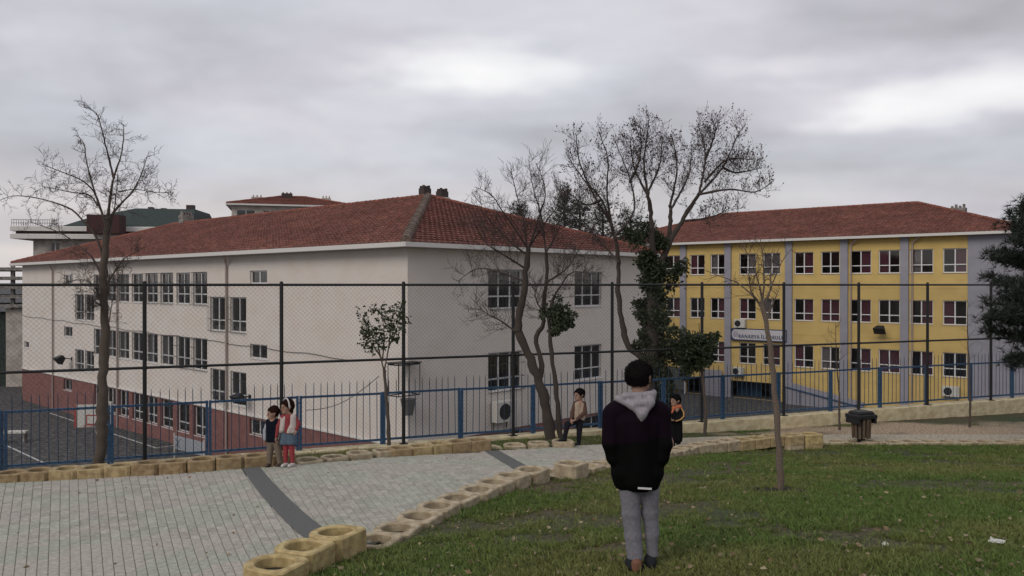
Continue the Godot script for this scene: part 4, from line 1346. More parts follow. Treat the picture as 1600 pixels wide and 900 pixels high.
func make_trees():
	rng.seed = 5
	# tall bare tree by the fence
	var trunk := MB.new(); var crown := MB.new(); var tips := []
	var Z := 14.75
	var base := at(155, 722, Z); base.y = minf(base.y, height(base.x, Z))
	var main := limb(trunk, [[154, 728], [157, 700], [160, 620], [163, 520], [162, 440], [165, 385], [168, 340]], Z, 0.105, 0.058, 0.0, 10)
	var list := [[[[168, 340], [173, 305], [178, 277], [189, 245], [194, 200], [186, 190]], 0.035, 0.5], [[[178, 279], [170, 245], [160, 205], [153, 180], [143, 172]], 0.028, -0.4], [[[166, 345], [190, 318], [210, 295], [225, 262], [230, 245]], 0.033, 0.3], [[[166, 352], [155, 320], [145, 290], [135, 250], [132, 225], [120, 212]], 0.033, -0.5], [[[150, 303], [130, 283], [95, 268], [66, 257]], 0.02, 0.4], [[[153, 322], [140, 305], [110, 300], [62, 290]], 0.02, -0.3], [[[163, 405], [148, 365], [128, 343], [108, 325], [60, 310], [22, 306], [0, 313]], 0.032, 0.5], [[[163, 445], [146, 405], [112, 375], [85, 360], [42, 345]], 0.028, -0.6], [[[164, 450], [185, 415], [200, 400], [216, 395]], 0.02, 0.4], [[[160, 470], [145, 445], [130, 437], [106, 440]], 0.018, 0.5], [[[186, 300], [210, 296], [240, 300], [272, 302]], 0.014, 0.3], [[[166, 375], [178, 330], [182, 300], [184, 270]], 0.02, 0.9], [[[168, 520], [172, 490], [178, 460], [186, 430]], 0.014, 0.3], [[[163, 480], [152, 474], [146, 468]], 0.018, 0.2]]
	for l in list:
		var pts := limb(trunk if l[1] > 0.03 else crown, l[0], Z, l[1] * 0.8, 0.005, l[2], 6)
		twigs(crown, pts, 14, 0.29, 0.005, 2, tips, 0.15, 0.2, 4)
	var t := tree_root("bare_tree", "tall leafless tree with a stubby limb, rising from the fence bed", base)
	put(t, "trunk", trunk, M.pale_bark); put(t, "crown", crown, M.twig)
	# evergreen sapling
	trunk = MB.new(); crown = MB.new(); tips = []
	Z = 16.7
	base = at(608, 694, Z)
	limb(trunk, [[608, 696], [606, 650], [603, 610], [600, 578]], Z, 0.042, 0.03, 0.0, 8)
	var lv := MB.new()
	for l in [[[600, 580], [594, 555], [588, 530], [578, 505], [572, 490]], [[600, 580], [606, 550], [610, 520], [614, 490], [618, 475]], [[597, 565], [600, 530], [598, 500], [592, 482]], [[596, 560], [580, 535], [566, 522]], [[608, 540], [620, 515], [624, 495]]]:
		var pts := limb(trunk, l, Z, 0.018, 0.005, rng.randf_range(-0.3, 0.3), 5)
		twigs(crown, pts, 10, 0.2, 0.004, 1, tips, 0.3, 0.3, 2)
	for q in tips:
		for i in 5: leaf(lv, q[0] + Vector3(rng.randf_range(-0.05, 0.05), rng.randf_range(-0.05, 0.05), rng.randf_range(-0.05, 0.05)), Vector3(rng.randfn(), rng.randfn() - 0.4, rng.randfn()).normalized(), rng.randf_range(0.05, 0.10))
	t = tree_root("leafy_sapling", "slim evergreen sapling with sparse dark leaves beside the fence", base)
	put(t, "trunk", trunk, M.pale_bark); put(t, "twigs", crown, M.twig); put(t, "crown", lv, M.leaf)
	# twin-trunked tree with an ivy knot
	trunk = MB.new(); crown = MB.new(); tips = []; lv = MB.new()
	Z = 17.5
	base = at(860, 680, Z); base.y = minf(base.y, height(base.x, Z))
	limb(trunk, [[862, 685], [854, 640], [843, 600], [828, 560], [808, 518]], Z, 0.125, 0.085, 0.1, 10)
	limb(trunk, [[808, 518], [811, 500], [818, 455], [822, 420], [826, 388]], Z - 0.1, 0.085, 0.055, 0.0, 8)
	limb(trunk, [[842, 598], [846, 565], [837, 530], [849, 505], [850, 470], [855, 430], [853, 395]], Z, 0.06, 0.035, -0.3, 7)
	limb(trunk, [[876, 684], [872, 640], [868, 600], [861, 545], [858, 500], [862, 470]], Z, 0.06, 0.035, 0.25, 8)
	for l in [[[826, 390], [806, 360], [785, 330], [768, 305], [742, 292]], [[824, 395], [818, 345], [806, 300], [798, 262]], [[826, 388], [840, 345], [852, 300], [838, 255]], [[826, 388], [850, 350], [872, 320], [880, 285]], [[853, 395], [846, 340], [832, 290], [826, 250]], [[853, 395], [872, 360], [885, 320]], [[822, 420], [790, 400], [760, 380], [738, 345]], [[820, 440], [780, 425], [745, 420], [715, 440]], [[862, 470], [880, 440], [896, 425], [930, 428]], [[855, 440], [885, 420], [905, 390]], [[826, 400], [800, 380], [770, 350], [745, 320]], [[858, 500], [838, 470], [836, 440]], [[808, 520], [780, 500], [760, 490], [740, 470]]]:
		var pts := limb(crown, l, Z, 0.026, 0.006, rng.randf_range(-1.0, 1.0), 5)
		twigs(crown, pts, 19, 0.44, 0.006, 2, tips, 0.12, 0.5, 4)
	for i in 22: leaf_ball(lv, at(872 + rng.randfn() * 13.0, 500 + rng.randfn() * 11.0, Z - 0.2 + rng.randf_range(-0.25, 0.25)), Vector3.ONE * rng.randf_range(0.07, 0.17), 80, 0.08, 0.1)
	t = tree_root("twin_trunk_tree", "dark twin-trunked bare tree with a green ivy knot", base)
	put(t, "trunk", trunk, M.bark); put(t, "crown", crown, M.twig); put(t, "ivy", lv, M.ivy)
	# the big tree wrapped in ivy, behind the fence
	trunk = MB.new(); crown = MB.new(); tips = []; lv = MB.new()
	Z = 23.5
	base = at(1016, 600, Z); base.y = YARD
	var foot := at(1016, 660, Z); foot.y = YARD - 0.1
	trunk.tube(PackedVector3Array([foot, at(1016, 620, Z), at(1018, 560, Z), at(1020, 480, Z), at(1024, 410, Z)]), PackedFloat32Array([0.26, 0.22, 0.2, 0.17, 0.12]), 10)
	for l in [[[1010, 562], [985, 545], [974, 515], [966, 460], [966, 405], [956, 352]], [[1023, 415], [1018, 345], [1012, 300]], [[1026, 425], [1050, 372], [1066, 345], [1092, 302]], [[1030, 420], [1046, 370], [1047, 320]]]:
		limb(trunk, l, Z, 0.095, 0.05, rng.randf_range(-0.6, 0.6), 8)
	for l in [[[956, 354], [940, 312], [912, 280], [884, 240]], [[956, 354], [948, 300], [950, 250], [935, 205]], [[960, 370], [990, 330], [984, 280], [962, 225]], [[1012, 302], [1006, 255], [1012, 205], [1014, 180]], [[1012, 305], [990, 260], [985, 215]], [[1047, 322], [1058, 262], [1050, 215]], [[1092, 304], [1102, 245], [1090, 195]], [[1092, 304], [1130, 260], [1152, 212], [1164, 196]], [[1092, 304], [1140, 296], [1180, 300], [1206, 284]], [[1070, 345], [1110, 340], [1140, 325]], [[1047, 330], [1075, 275], [1080, 230]], [[1100, 285], [1135, 250], [1175, 250]], [[1012, 300], [1030, 260], [1035, 215]], [[940, 312], [915, 320], [888, 300]], [[966, 410], [940, 380], [915, 360]], [[956, 350], [925, 300], [905, 250], [900, 210]], [[984, 285], [1000, 245], [1000, 195]], [[1130, 262], [1150, 270], [1190, 262]], [[1102, 250], [1115, 215], [1118, 190]]]:
		var pts := limb(crown, l, Z, 0.042, 0.01, rng.randf_range(-1.3, 1.3), 5)
		twigs(crown, pts, 21, 0.50, 0.0074, 2, tips, 0.12, 0.6, 4)
	var buds := MB.new()
	for q in tips:
		if rng.randf() < 0.75:
			leaf(buds, q[0], (q[1] + Vector3(rng.randf_range(-0.4, 0.4), rng.randf_range(-0.2, 0.6), rng.randf_range(-0.4, 0.4))).normalized(), rng.randf_range(0.03, 0.075))
	for i in 64:      # ivy round the trunk, in ragged bunches
		var f := i / 63.0
		var y := lerpf(385, 690, f)
		var spread_x := 14.0 if y < 470 else (19.0 if y < 540 else 27.0)
		leaf_ball(lv, at(1020 + rng.randf_range(-1, 1) * spread_x, y + rng.randf_range(-8, 8), Z + rng.randf_range(-0.4, 0.4)), Vector3(1, rng.randf_range(0.8, 1.5), 1) * rng.randf_range(0.14, 0.36), 270, 0.10, 0.1)
	for q in [[1055, 425], [1066, 415], [1050, 440], [1042, 410], [1060, 560], [1052, 545], [1068, 585], [1000, 375], [1025, 375], [985, 365], [1010, 355]]:
		leaf_ball(lv, at(q[0] + rng.randf_range(-5, 5), q[1], Z + rng.randf_range(-0.3, 0.3)), Vector3.ONE * rng.randf_range(0.14, 0.28), 210, 0.10, 0.1)
	t = tree_root("ivy_tree", "large budding tree, its trunk wrapped in dark ivy, behind the fence", base)
	put(t, "trunk", trunk, M.bark); put(t, "crown", crown, M.twig); put(t, "buds", buds, M.bud); put(t, "ivy", lv, M.ivy)
	# round evergreen on a thin stem
	trunk = MB.new(); lv = MB.new()
	Z = 19.7
	base = at(1102, 678, Z); base.y = minf(base.y, height(base.x, Z))
	limb(trunk, [[1102, 682], [1103, 640], [1099, 600], [1096, 560]], Z, 0.045, 0.03, 0.0, 8)
	for l in [[[1097, 580], [1080, 555], [1070, 540]], [[1097, 575], [1108, 545], [1115, 520]], [[1096, 565], [1094, 530], [1092, 505]]]: limb(trunk, l, Z, 0.02, 0.008, rng.randf_range(-0.3, 0.3), 5)
	for i in 52:
		leaf_ball(lv, at(1086 + rng.randfn() * 16.0, 543 + rng.randfn() * 19.0, Z + rng.randfn() * 0.22), Vector3(1.2, 0.8, 1.2) * rng.randf_range(0.08, 0.21), 105, 0.085, 0.1)
	t = tree_root("round_evergreen", "small round evergreen on a thin stem before the yellow school", base)
	put(t, "trunk", trunk, M.pale_bark); put(t, "crown", lv, M.ivy)
	# slender bare tree on the lawn
	trunk = MB.new(); crown = MB.new(); tips = []
	Z = 9.98
	base = at(1221, 769, Z); base.y = height(base.x, Z)
	limb(trunk, [[1221, 775], [1219, 735], [1216, 680], [1211, 620], [1206, 565], [1200, 520], [1193, 488], [1191, 470]], Z, 0.044, 0.028, 0.0, 9)
	for l in [[[1194, 490], [1180, 466], [1152, 442], [1126, 432], [1106, 424]], [[1192, 478], [1186, 445], [1174, 408], [1158, 380]], [[1191, 470], [1194, 440], [1192, 405], [1188, 372]], [[1193, 482], [1206, 446], [1222, 408], [1238, 388]], [[1196, 500], [1210, 470], [1218, 450]], [[1184, 470], [1172, 452], [1170, 420]], [[1205, 450], [1204, 420], [1210, 390]]]:
		var pts := limb(trunk, l, Z, 0.014, 0.004, rng.randf_range(-0.35, 0.35), 6)
		twigs(crown, pts, 9, 0.24, 0.0038, 1, tips, 0.2, 0.4, 3)
	t = tree_root("slender_tree", "slender bare young tree standing on the lawn in dug soil", base)
	put(t, "trunk", trunk, M.young_bark); put(t, "crown", crown, M.twig)
	rng.seed = 8
	var pit := MB.new()
	for i in 60:
		var a := rng.randf() * TAU; var r := rng.randf() * 0.42
		var p := on_ground(base.x + cos(a) * r, Z + sin(a) * r * 0.8, 0.005)
		pit.sphere(p, Vector3(1, 0.6, 1) * rng.randf_range(0.015, 0.05), 4, 6)
	var so := part("dug_soil", pit, M.planter_soil, self)
	so.set_meta("kind", "stuff"); so.set_meta("label", "dark clods of dug soil round the slender tree"); so.set_meta("category", "soil")
	# thin saplings by the wall
	rng.seed = 9
	for s in [[1312, 668, 1306, 505, 20.4, "thin bare sapling by the wall, behind the litter bin"], [1516, 668, 1512, 470, 21.4, "thin bare sapling by the wall, before the lilac end bay"]]:
		trunk = MB.new(); crown = MB.new(); tips = []
		base = at(s[0], s[1], s[4]); base.y = minf(base.y, height(base.x, s[4]))
		var pts := limb(trunk, [[s[0], s[1] + 4], [(s[0] * 2 + s[2]) / 3.0 + 1, lerpf(s[1], s[3], 0.35)], [(s[0] + s[2] * 2) / 3.0 - 1, lerpf(s[1], s[3], 0.7)], [s[2], s[3]]], s[4], 0.032, 0.006, 0.0, 6)
		twigs(crown, pts, 11, 0.42, 0.006, 1, tips, 0.5, 0.8, 2)
		t = tree_root("thin_sapling", s[5], base, "saplings by the wall")
		put(t, "trunk", trunk, M.pale_bark); put(t, "crown", crown, M.twig)
	# pine at the park's edge
	trunk = MB.new(); lv = MB.new()
	Z = 17.2
	base = at(1672, 700, Z); base.y = height(base.x, Z)
	trunk.tube(PackedVector3Array([base - Vector3(0, 0.1, 0), base + Vector3(0.05, 1.5, 0), base + Vector3(0, 3.8, 0), base + Vector3(-0.05, 5.7, 0)]), PackedFloat32Array([0.16, 0.13, 0.09, 0.03]), 9)
	for i in 110:
		var f := i / 109.0
		var y := lerpf(1.75, 5.75, f)
		var a := i * 2.4
		var reach := lerpf(1.78, 0.6, pow(f, 2.4)) * rng.randf_range(0.82, 1.06) * (0.75 if f < 0.16 else 1.0)
		var p0 := base + Vector3(0, y - 0.15, 0)
		var d := Vector3(cos(a), rng.randf_range(-0.12, 0.3), sin(a)).normalized()
		var bp := PackedVector3Array([p0]); var br := PackedFloat32Array([0.03])
		for k in 5:
			d = (d + Vector3(rng.randf_range(-0.15, 0.15), rng.randf_range(-0.08, 0.12), rng.randf_range(-0.15, 0.15))).normalized()
			bp.push_back(bp[k] + d * reach / 5.0); br.push_back(0.03 - 0.005 * k)
		trunk.tube(bp, br, 4)
		for k in 120:
			var g := rng.randf_range(0.25, 1.0)
			var ii := mini(int(g * 5), 4)
			var q := bp[ii].lerp(bp[ii + 1], g * 5 - ii) + Vector3(rng.randfn(), rng.randfn() * 0.7, rng.randfn()) * 0.11
			tuft(lv, q, (d + Vector3(0, 0.6, 0)).normalized(), 0.19, 10)
	t = tree_root("pine_tree", "dense dark pine at the lawn's edge, overhanging the fence", base)
	put(t, "trunk", trunk, M.bark); put(t, "crown", lv, M.needle)
	# pines behind the cream school
	rng.seed = 31
	for s in [[748, 325, 50.0, 1.5], [772, 332, 56.0, 1.4], [812, 312, 55.0, 1.9], [882, 290, 55.0, 2.0], [906, 310, 53.0, 2.2], [942, 318, 54.0, 2.6], [985, 328, 50.0, 2.6], [1004, 345, 46.5, 2.0]]:
		trunk = MB.new(); lv = MB.new()
		var top := at(s[0], s[1], s[2])
		base = Vector3(top.x, YARD, top.z)
		trunk.tube(PackedVector3Array([base - Vector3(0, 0.1, 0), top - Vector3(0, 0.4, 0)]), PackedFloat32Array([0.25, 0.05]), 7)
		for i in 60:
			var f := i / 59.0
			var reach: float = s[3] * lerpf(1.0, 0.22, pow(f, 1.4)) * rng.randf_range(0.6, 1.15)
			var a := i * 2.39
			var tip := Vector3(top.x, top.y - 0.4 - (1.0 - f) * 6.5, top.z) + Vector3(cos(a) * reach, rng.randf_range(-0.1, 0.4), sin(a) * reach)
			var p0 := Vector3(top.x, tip.y - 0.3, top.z)
			trunk.bar(p0, tip, 0.03, 3)
			for k in 15: tuft(lv, p0.lerp(tip, rng.randf_range(0.25, 1.0)) + Vector3(rng.randfn(), rng.randfn(), rng.randfn()) * 0.22, Vector3.UP, 0.34, 9)
		t = tree_root("pine_tree", "dark pine rising behind the cream school's tiled roof", base, "pines behind the cream school")
		put(t, "trunk", trunk, M.bark); put(t, "crown", lv, M.needle)

# ---------------------------------------------------------------- people
# Tapered bones joined by a smooth minimum and meshed as surface nets. bones: [a, b, radius at a, radius at b]
func skin(m: MB, bones: Array, cell: float, k: float, cuts := [], wobble := 0.0, wave := 40.0, paint = null):
	var lo := Vector3.INF; var hi := -Vector3.INF
	for b in bones:
		var r: float = maxf(b[2], b[3]) + k + cell * 3.0
		lo = lo.min(b[0] - Vector3.ONE * r).min(b[1] - Vector3.ONE * r); hi = hi.max(b[0] + Vector3.ONE * r).max(b[1] + Vector3.ONE * r)
	var nx := int((hi.x - lo.x) / cell) + 2; var ny := int((hi.y - lo.y) / cell) + 2; var nz := int((hi.z - lo.z) / cell) + 2
	var grid := PackedFloat32Array(); grid.resize(nx * ny * nz); grid.fill(1.0)
	var sy := nx; var sz := nx * ny
	for b in bones:
		var a: Vector3 = b[0]; var e: Vector3 = b[1]
		var ra: float = b[2]; var rb: float = b[3]
		var ba := e - a
		var l2 := maxf(ba.length_squared(), 1e-9)
		var reach := Vector3.ONE * (maxf(ra, rb) + k + cell * 2.0)
		var p0 := ((a.min(e) - reach - lo) / cell).floor(); var p1 := ((a.max(e) + reach - lo) / cell).ceil()
		for z in range(maxi(int(p0.z), 0), mini(int(p1.z), nz - 1) + 1):
			for y in range(maxi(int(p0.y), 0), mini(int(p1.y), ny - 1) + 1):
				var at_ := z * sz + y * sy
				for x in range(maxi(int(p0.x), 0), mini(int(p1.x), nx - 1) + 1):
					var p := lo + Vector3(x, y, z) * cell
					var pa := p - a
					var h := clampf(pa.dot(ba) / l2, 0.0, 1.0)
					var d := (pa - ba * h).length() - lerpf(ra, rb, h)
					var o := grid[at_ + x]
					var q := maxf(k - absf(o - d), 0.0)
					grid[at_ + x] = minf(o, d) - q * q / (4.0 * k)
	if not cuts.is_empty() or wobble > 0.0:
		for z in nz:
			for y in ny:
				for x in nx:
					var i := z * sz + y * sy + x
					var g := grid[i]
					if g > cell * 3.0: continue
					var p := lo + Vector3(x, y, z) * cell
					if wobble > 0.0: g += wobble * soft.get_noise_3d(p.x * wave * 20.0, p.y * wave * 20.0, p.z * wave * 20.0)
					for c in cuts: g = maxf(g, c[0].dot(p) - c[1])
					grid[i] = g
	var id := PackedInt32Array(); id.resize(nx * ny * nz); id.fill(-1)
	var first := m.v.size()
	var off := PackedInt32Array([0, 1, sy, sy + 1, sz, sz + 1, sz + sy, sz + sy + 1])
	var ends := [[0, 1], [2, 3], [4, 5], [6, 7], [0, 2], [1, 3], [4, 6], [5, 7], [0, 4], [1, 5], [2, 6], [3, 7]]
	for z in nz - 1:
		for y in ny - 1:
			for x in nx - 1:
				var i := z * sz + y * sy + x
				if absf(grid[i]) > cell * 2.5: continue
				var neg := 0
				for c in 8:
					if grid[i + off[c]] < 0.0: neg += 1
				if neg == 0 or neg == 8: continue
				var sum := Vector3.ZERO; var n := 0
				for e in ends:
					var a := grid[i + off[e[0]]]; var b := grid[i + off[e[1]]]
					if (a < 0.0) != (b < 0.0):
						var f := a / (a - b)
						var pa := Vector3(e[0] & 1, (e[0] >> 1) & 1, e[0] >> 2); var pb := Vector3(e[1] & 1, (e[1] >> 1) & 1, e[1] >> 2)
						sum += pa.lerp(pb, f); n += 1
				var p := lo + (Vector3(x, y, z) + sum / n) * cell
				id[i] = m.v.size()
				if paint != null: m.tint = paint.call(p)
				m.vert(p, Vector3.ZERO)
	for z in range(1, nz - 1):
		for y in range(1, ny - 1):
			for x in range(1, nx - 1):
				var i := z * sz + y * sy + x
				var g := grid[i]
				if absf(g) > cell * 2.0: continue
				for axis in 3:
					var s: int = [1, sy, sz][axis]
					var o := grid[i + s]
					if (g < 0.0) == (o < 0.0): continue
					var u: int = [sy, sz, 1][axis]; var w: int = [sz, 1, sy][axis]
					var a := id[i - u - w]; var b := id[i - w]; var c := id[i]; var d := id[i - u]
					if a < 0 or b < 0 or c < 0 or d < 0: continue
					if g < 0.0:
						m.face(a, b, c); m.face(a, c, d)
					else:
						m.face(a, c, b); m.face(a, d, c)
	for i in range(first, m.v.size()):
		var q := ((m.v[i] - lo) / cell).floor()
		var j := int(q.z) * sz + int(q.y) * sy + int(q.x)
		var gx := 0.0; var gy := 0.0; var gz := 0.0
		for c in 4:
			gx += grid[j + off[[0, 2, 4, 6][c]] + 1] - grid[j + off[[0, 2, 4, 6][c]]]
			gy += grid[j + off[[0, 1, 4, 5][c]] + sy] - grid[j + off[[0, 1, 4, 5][c]]]
			gz += grid[j + off[[0, 1, 2, 3][c]] + sz] - grid[j + off[[0, 1, 2, 3][c]]]
		m.n[i] = Vector3(gx, gy, gz).normalized()

func chain(pts: Array, rad: Array) -> Array:
	var out := []
	for i in pts.size() - 1: out.push_back([pts[i], pts[i + 1], rad[i], rad[i + 1]])
	return out

func hand(m: MB, wrist: Vector3, dir: Vector3, palm: Vector3, s: float, curl := 0.5):      # palm and five fingers, curled towards palm
	var side := dir.cross(palm).normalized()
	skin(m, [[wrist, wrist + dir * 0.03 * s, 0.017 * s, 0.02 * s], [wrist + dir * 0.03 * s - side * 0.016 * s, wrist + dir * 0.06 * s - side * 0.018 * s, 0.014 * s, 0.013 * s], [wrist + dir * 0.03 * s + side * 0.016 * s, wrist + dir * 0.06 * s + side * 0.018 * s, 0.014 * s, 0.013 * s]], 0.006 * s, 0.012 * s)
	for i in 4:
		var k := (i - 1.5) * 0.0135 * s
		var l: float = [0.058, 0.068, 0.064, 0.05][i] * s
		var p := wrist + dir * 0.06 * s + side * k
		var q := p + (dir * (1 - curl * 0.3) + palm * curl * 0.5).normalized() * l * 0.5
		var e := q + (dir * (1 - curl) + palm * curl).normalized() * l * 0.5
		m.tube(PackedVector3Array([p, q, e]), PackedFloat32Array([0.0085 * s, 0.008 * s, 0.0055 * s]), 6)
	var tp := wrist + dir * 0.022 * s - side * 0.018 * s
	m.tube(PackedVector3Array([tp, tp + (dir * 0.6 - side * 0.8 + palm * 0.3).normalized() * 0.028 * s, tp + (dir * 0.85 - side * 0.65 + palm * 0.5).normalized() * 0.05 * s]), PackedFloat32Array([0.0105 * s, 0.0095 * s, 0.006 * s]), 6)

func head(o: Node3D, m: MB, c: Vector3, look: Vector3, r: float, neck: Vector3, hair_mat: Material, hair_len := 0.0, finer := 0.007):
	# c: middle of the skull; look: where the face points; r: about half the head's height
	var f := look.normalized()
	var s := Vector3.UP.cross(f).normalized()
	var up := Vector3.UP
	var bones := [[c + up * r * 0.22 - f * r * 0.12, c + up * r * 0.15 + f * r * 0.08, r * 0.82, r * 0.78], [c + f * r * 0.2 - up * r * 0.1, c + f * r * 0.34 - up * r * 0.5, r * 0.62, r * 0.5], [c + f * r * 0.45 - up * r * 0.62, c + f * r * 0.5 - up * r * 0.66, r * 0.33, r * 0.3], [c - up * r * 0.3 - f * r * 0.15, neck, r * 0.45, r * 0.5]]
	skin(m, bones, finer, r * 0.22)
	var q := []
	q.push_back([c + f * r * 0.80 + up * r * 0.02, c + f * r * 0.99 - up * r * 0.2, r * 0.07, r * 0.11])
	for e in [-1.0, 1.0]: q.push_back([c + s * e * r * 0.80 + up * r * 0.12 - f * r * 0.08, c + s * e * r * 0.78 - up * r * 0.16 - f * r * 0.02, r * 0.15, r * 0.10])
	for b in q: skin(m, [b], finer * 0.7, r * 0.05)
	for e in [-1.0, 1.0]:
		var eye := MB.new()
		eye.sphere(c + f * r * 0.82 + s * e * r * 0.3 + up * r * 0.08, Vector3.ONE * r * 0.09, 6, 8)
		part("eye", eye, M.eye, o)
		var brow := MB.new()
		brow.bar(c + f * r * 0.86 + s * e * r * 0.16 + up * r * 0.26, c + f * r * 0.78 + s * e * r * 0.46 + up * r * 0.24, r * 0.045, 5)
		part("eyebrow", brow, hair_mat, o)
	var mouth := MB.new()
	mouth.tube(PackedVector3Array([c + f * r * 0.80 - s * r * 0.22 - up * r * 0.44, c + f * r * 0.885 - up * r * 0.45, c + f * r * 0.80 + s * r * 0.22 - up * r * 0.44]), PackedFloat32Array([r * 0.03, r * 0.065, r * 0.03]), 6)
	part("mouth", mouth, M.lip, o)
	var h := MB.new()
	var hb := [[c + up * r * 0.30 - f * r * 0.16, c + up * r * 0.28 + f * r * 0.08, r * 0.93, r * 0.84], [c - f * r * 0.3 + up * r * 0.05, c - f * r * 0.34 - up * r * (0.2 + hair_len), r * 0.72, r * (0.52 + hair_len * 0.1)]]
	var cutp := (f * 0.86 - up * 0.5).normalized()
	skin(h, hb, finer, r * 0.2, [[cutp, cutp.dot(c + f * r * 0.62 + up * r * 0.36)], [(f - up * 0.15).normalized(), (f - up * 0.15).normalized().dot(c + f * r * 0.78 + up * r * 0.5)], [-up, -(c.y - r * (0.45 + hair_len))]], r * 0.14, 5.0)
	var strands := MB.new()          # short locks standing off the cap
	for i in range(0, h.v.size(), 2):
		var d := (h.n[i] * 0.7 + Vector3(rng.randfn(), rng.randfn() - 0.5, rng.randfn()) * 0.45).normalized()
		var w := d.cross(Vector3(rng.randfn(), rng.randfn(), rng.randfn())).normalized() * r * 0.045
		strands.tri(h.v[i] - w - h.n[i] * 0.004, h.v[i] + w - h.n[i] * 0.004, h.v[i] + d * r * rng.randf_range(0.06, 0.18))
	var hair := part("hair", h, hair_mat, o)
	part("locks", strands, hair_mat, hair)

func dress(o: Node3D, called: String, material: Material, bones: Array, cell := 0.014, k := 0.03, cuts := [], wobble := 0.008, paint = null) -> MeshInstance3D:
	var m := MB.new()
	skin(m, bones, cell, k, cuts, wobble, 1.6, paint)
	return part(called, m, material, o)

func above(y: float) -> Array: return [Vector3.DOWN, -y]
func below(y: float) -> Array: return [Vector3.UP, y]

func make_people():
	for c in [["skin_tone", 0.30, 0.175, 0.125], ["eye", 0.015, 0.012, 0.01], ["lip", 0.26, 0.09, 0.08], ["hair_black", 0.010, 0.009, 0.009], ["hair_brown", 0.028, 0.014, 0.011], ["cloth_grey", 0.20, 0.195, 0.225], ["hood_grey", 0.31, 0.285, 0.315], ["cloth_black", 0.011, 0.011, 0.012], ["cloth_white", 0.52, 0.45, 0.42], ["cloth_red", 0.27, 0.035, 0.04], ["tights_red", 0.33, 0.04, 0.05], ["denim", 0.085, 0.13, 0.18], ["cloth_navy", 0.012, 0.015, 0.024], ["khaki", 0.19, 0.15, 0.11], ["sleeve_pale", 0.30, 0.32, 0.35], ["shoe_white", 0.5, 0.47, 0.45], ["shoe_brown", 0.075, 0.05, 0.035], ["heel_brown", 0.16, 0.07, 0.038], ["shoe_dark", 0.025, 0.027, 0.03], ["cloth_cream", 0.40, 0.31, 0.23], ["cloth_brown", 0.085, 0.04, 0.028], ["trousers_dark", 0.018, 0.017, 0.022], ["cloth_orange", 0.50, 0.14, 0.06], ["stripe_yellow", 0.42, 0.24, 0.08], ["reflector", 0.6, 0.6, 0.6]]:
		worn(mat(c[0], lin(c[1], c[2], c[3]), 0.45 if c[0] == "eye" else 0.85), 3.0, 0.02, 0.88, 1.0, 1.0, 50) if c[0].begins_with("cloth") or c[0] in ["denim", "khaki", "tights_red", "hood_grey"] else mat(c[0], lin(c[1], c[2], c[3]), 0.3 if c[0] == "eye" else 0.7)
	for c in ["hair_black", "hair_brown", "cloth_black", "cloth_navy", "trousers_dark", "shoe_dark"]:
		M[c].roughness = 1.0; M[c].metallic_specular = 0.12
	var jk := mat("jacket", Color.WHITE, 0.62)
	jk.vertex_color_use_as_albedo = true; jk.metallic_specular = 0.15; jk.roughness = 0.8
	# 1: boy in the black jacket, from behind
	var m := 0.00429
	var base := on_ground(at(990, 893, 5.58).x, 5.58)
	var o := thing("person", "boy seen from behind in black jacket, pale hood and grey trousers", "person", Transform3D(Basis(), base))
	var J := func(x: float, y: float, z := 0.0): return Vector3((x - 990.0) * m, (893.0 - y) * m, z)
	var b := MB.new()
	skin(b, [[J.call(997, 640), J.call(995, 735), 0.09, 0.09], [J.call(984, 745), J.call(991, 870), 0.05, 0.03], [J.call(1014, 745, -0.02), J.call(1021, 866, -0.04), 0.045, 0.022], [J.call(960, 640), J.call(950, 690, 0.03), 0.04, 0.035], [J.call(950, 690, 0.03), J.call(968, 735, -0.06), 0.035, 0.03], [J.call(1034, 640), J.call(1042, 690, 0.03), 0.04, 0.035], [J.call(1042, 690, 0.03), J.call(1028, 733, -0.06), 0.035, 0.03]], 0.014, 0.03)
	hand(b, J.call(968, 735, -0.06), Vector3(0.5, -0.8, -0.2).normalized(), Vector3(0.6, 0.3, -0.6).normalized(), 0.85)
	hand(b, J.call(1028, 733, -0.06), Vector3(-0.5, -0.8, -0.2).normalized(), Vector3(-0.6, 0.3, -0.6).normalized(), 0.85)
	head(o, b, J.call(1000, 589, -0.01), Vector3(0.62, -0.05, -0.78), 0.095, J.call(998, 632, 0.0), M.hair_black, 0.05, 0.006)
	part("body", b, M.skin_tone, o)
	var edge_y: float = J.call(0, 684).y
	var paint := func(p: Vector3):
		if p.y > edge_y + 0.02 * sin(p.x * 9.0): return Color(0.0112, 0.0072, 0.0082)
		return Color(0.0065, 0.0065, 0.0070)
	var torso := [[J.call(966, 642, -0.01), J.call(1028, 642, -0.01), 0.076, 0.076], [J.call(978, 660, 0.0), J.call(979, 748, 0.0), 0.10, 0.095], [J.call(1013, 660, 0.0), J.call(1011, 748, 0.0), 0.10, 0.095], [J.call(996, 655, 0.03), J.call(996, 745, 0.035), 0.10, 0.11], [J.call(976, 735, 0.0), J.call(1016, 735, 0.0), 0.098, 0.098], [J.call(1000, 627, -0.02), J.call(998, 640, 0.0), 0.07, 0.09]]
	var arms := chain([J.call(957, 645, 0.0), J.call(953, 690, 0.035), J.call(959, 712, 0.02), J.call(977, 742, -0.06)], [0.066, 0.060, 0.058, 0.052]) + chain([J.call(1034, 645, 0.0), J.call(1037, 690, 0.035), J.call(1032, 712, 0.02), J.call(1016, 742, -0.06)], [0.066, 0.060, 0.058, 0.052])
	dress(o, "jacket", M.jacket, torso + arms, 0.010, 0.014, [above(J.call(0, 762).y)], 0.018, paint)
	var rf := MB.new()
	rf.box(Vector3(-0.045, -0.006, 0), Vector3(0.045, 0.006, 0.006), Transform3D(Basis(Vector3(0, 0, 1), -0.06), J.call(1002, 753, 0.148)))
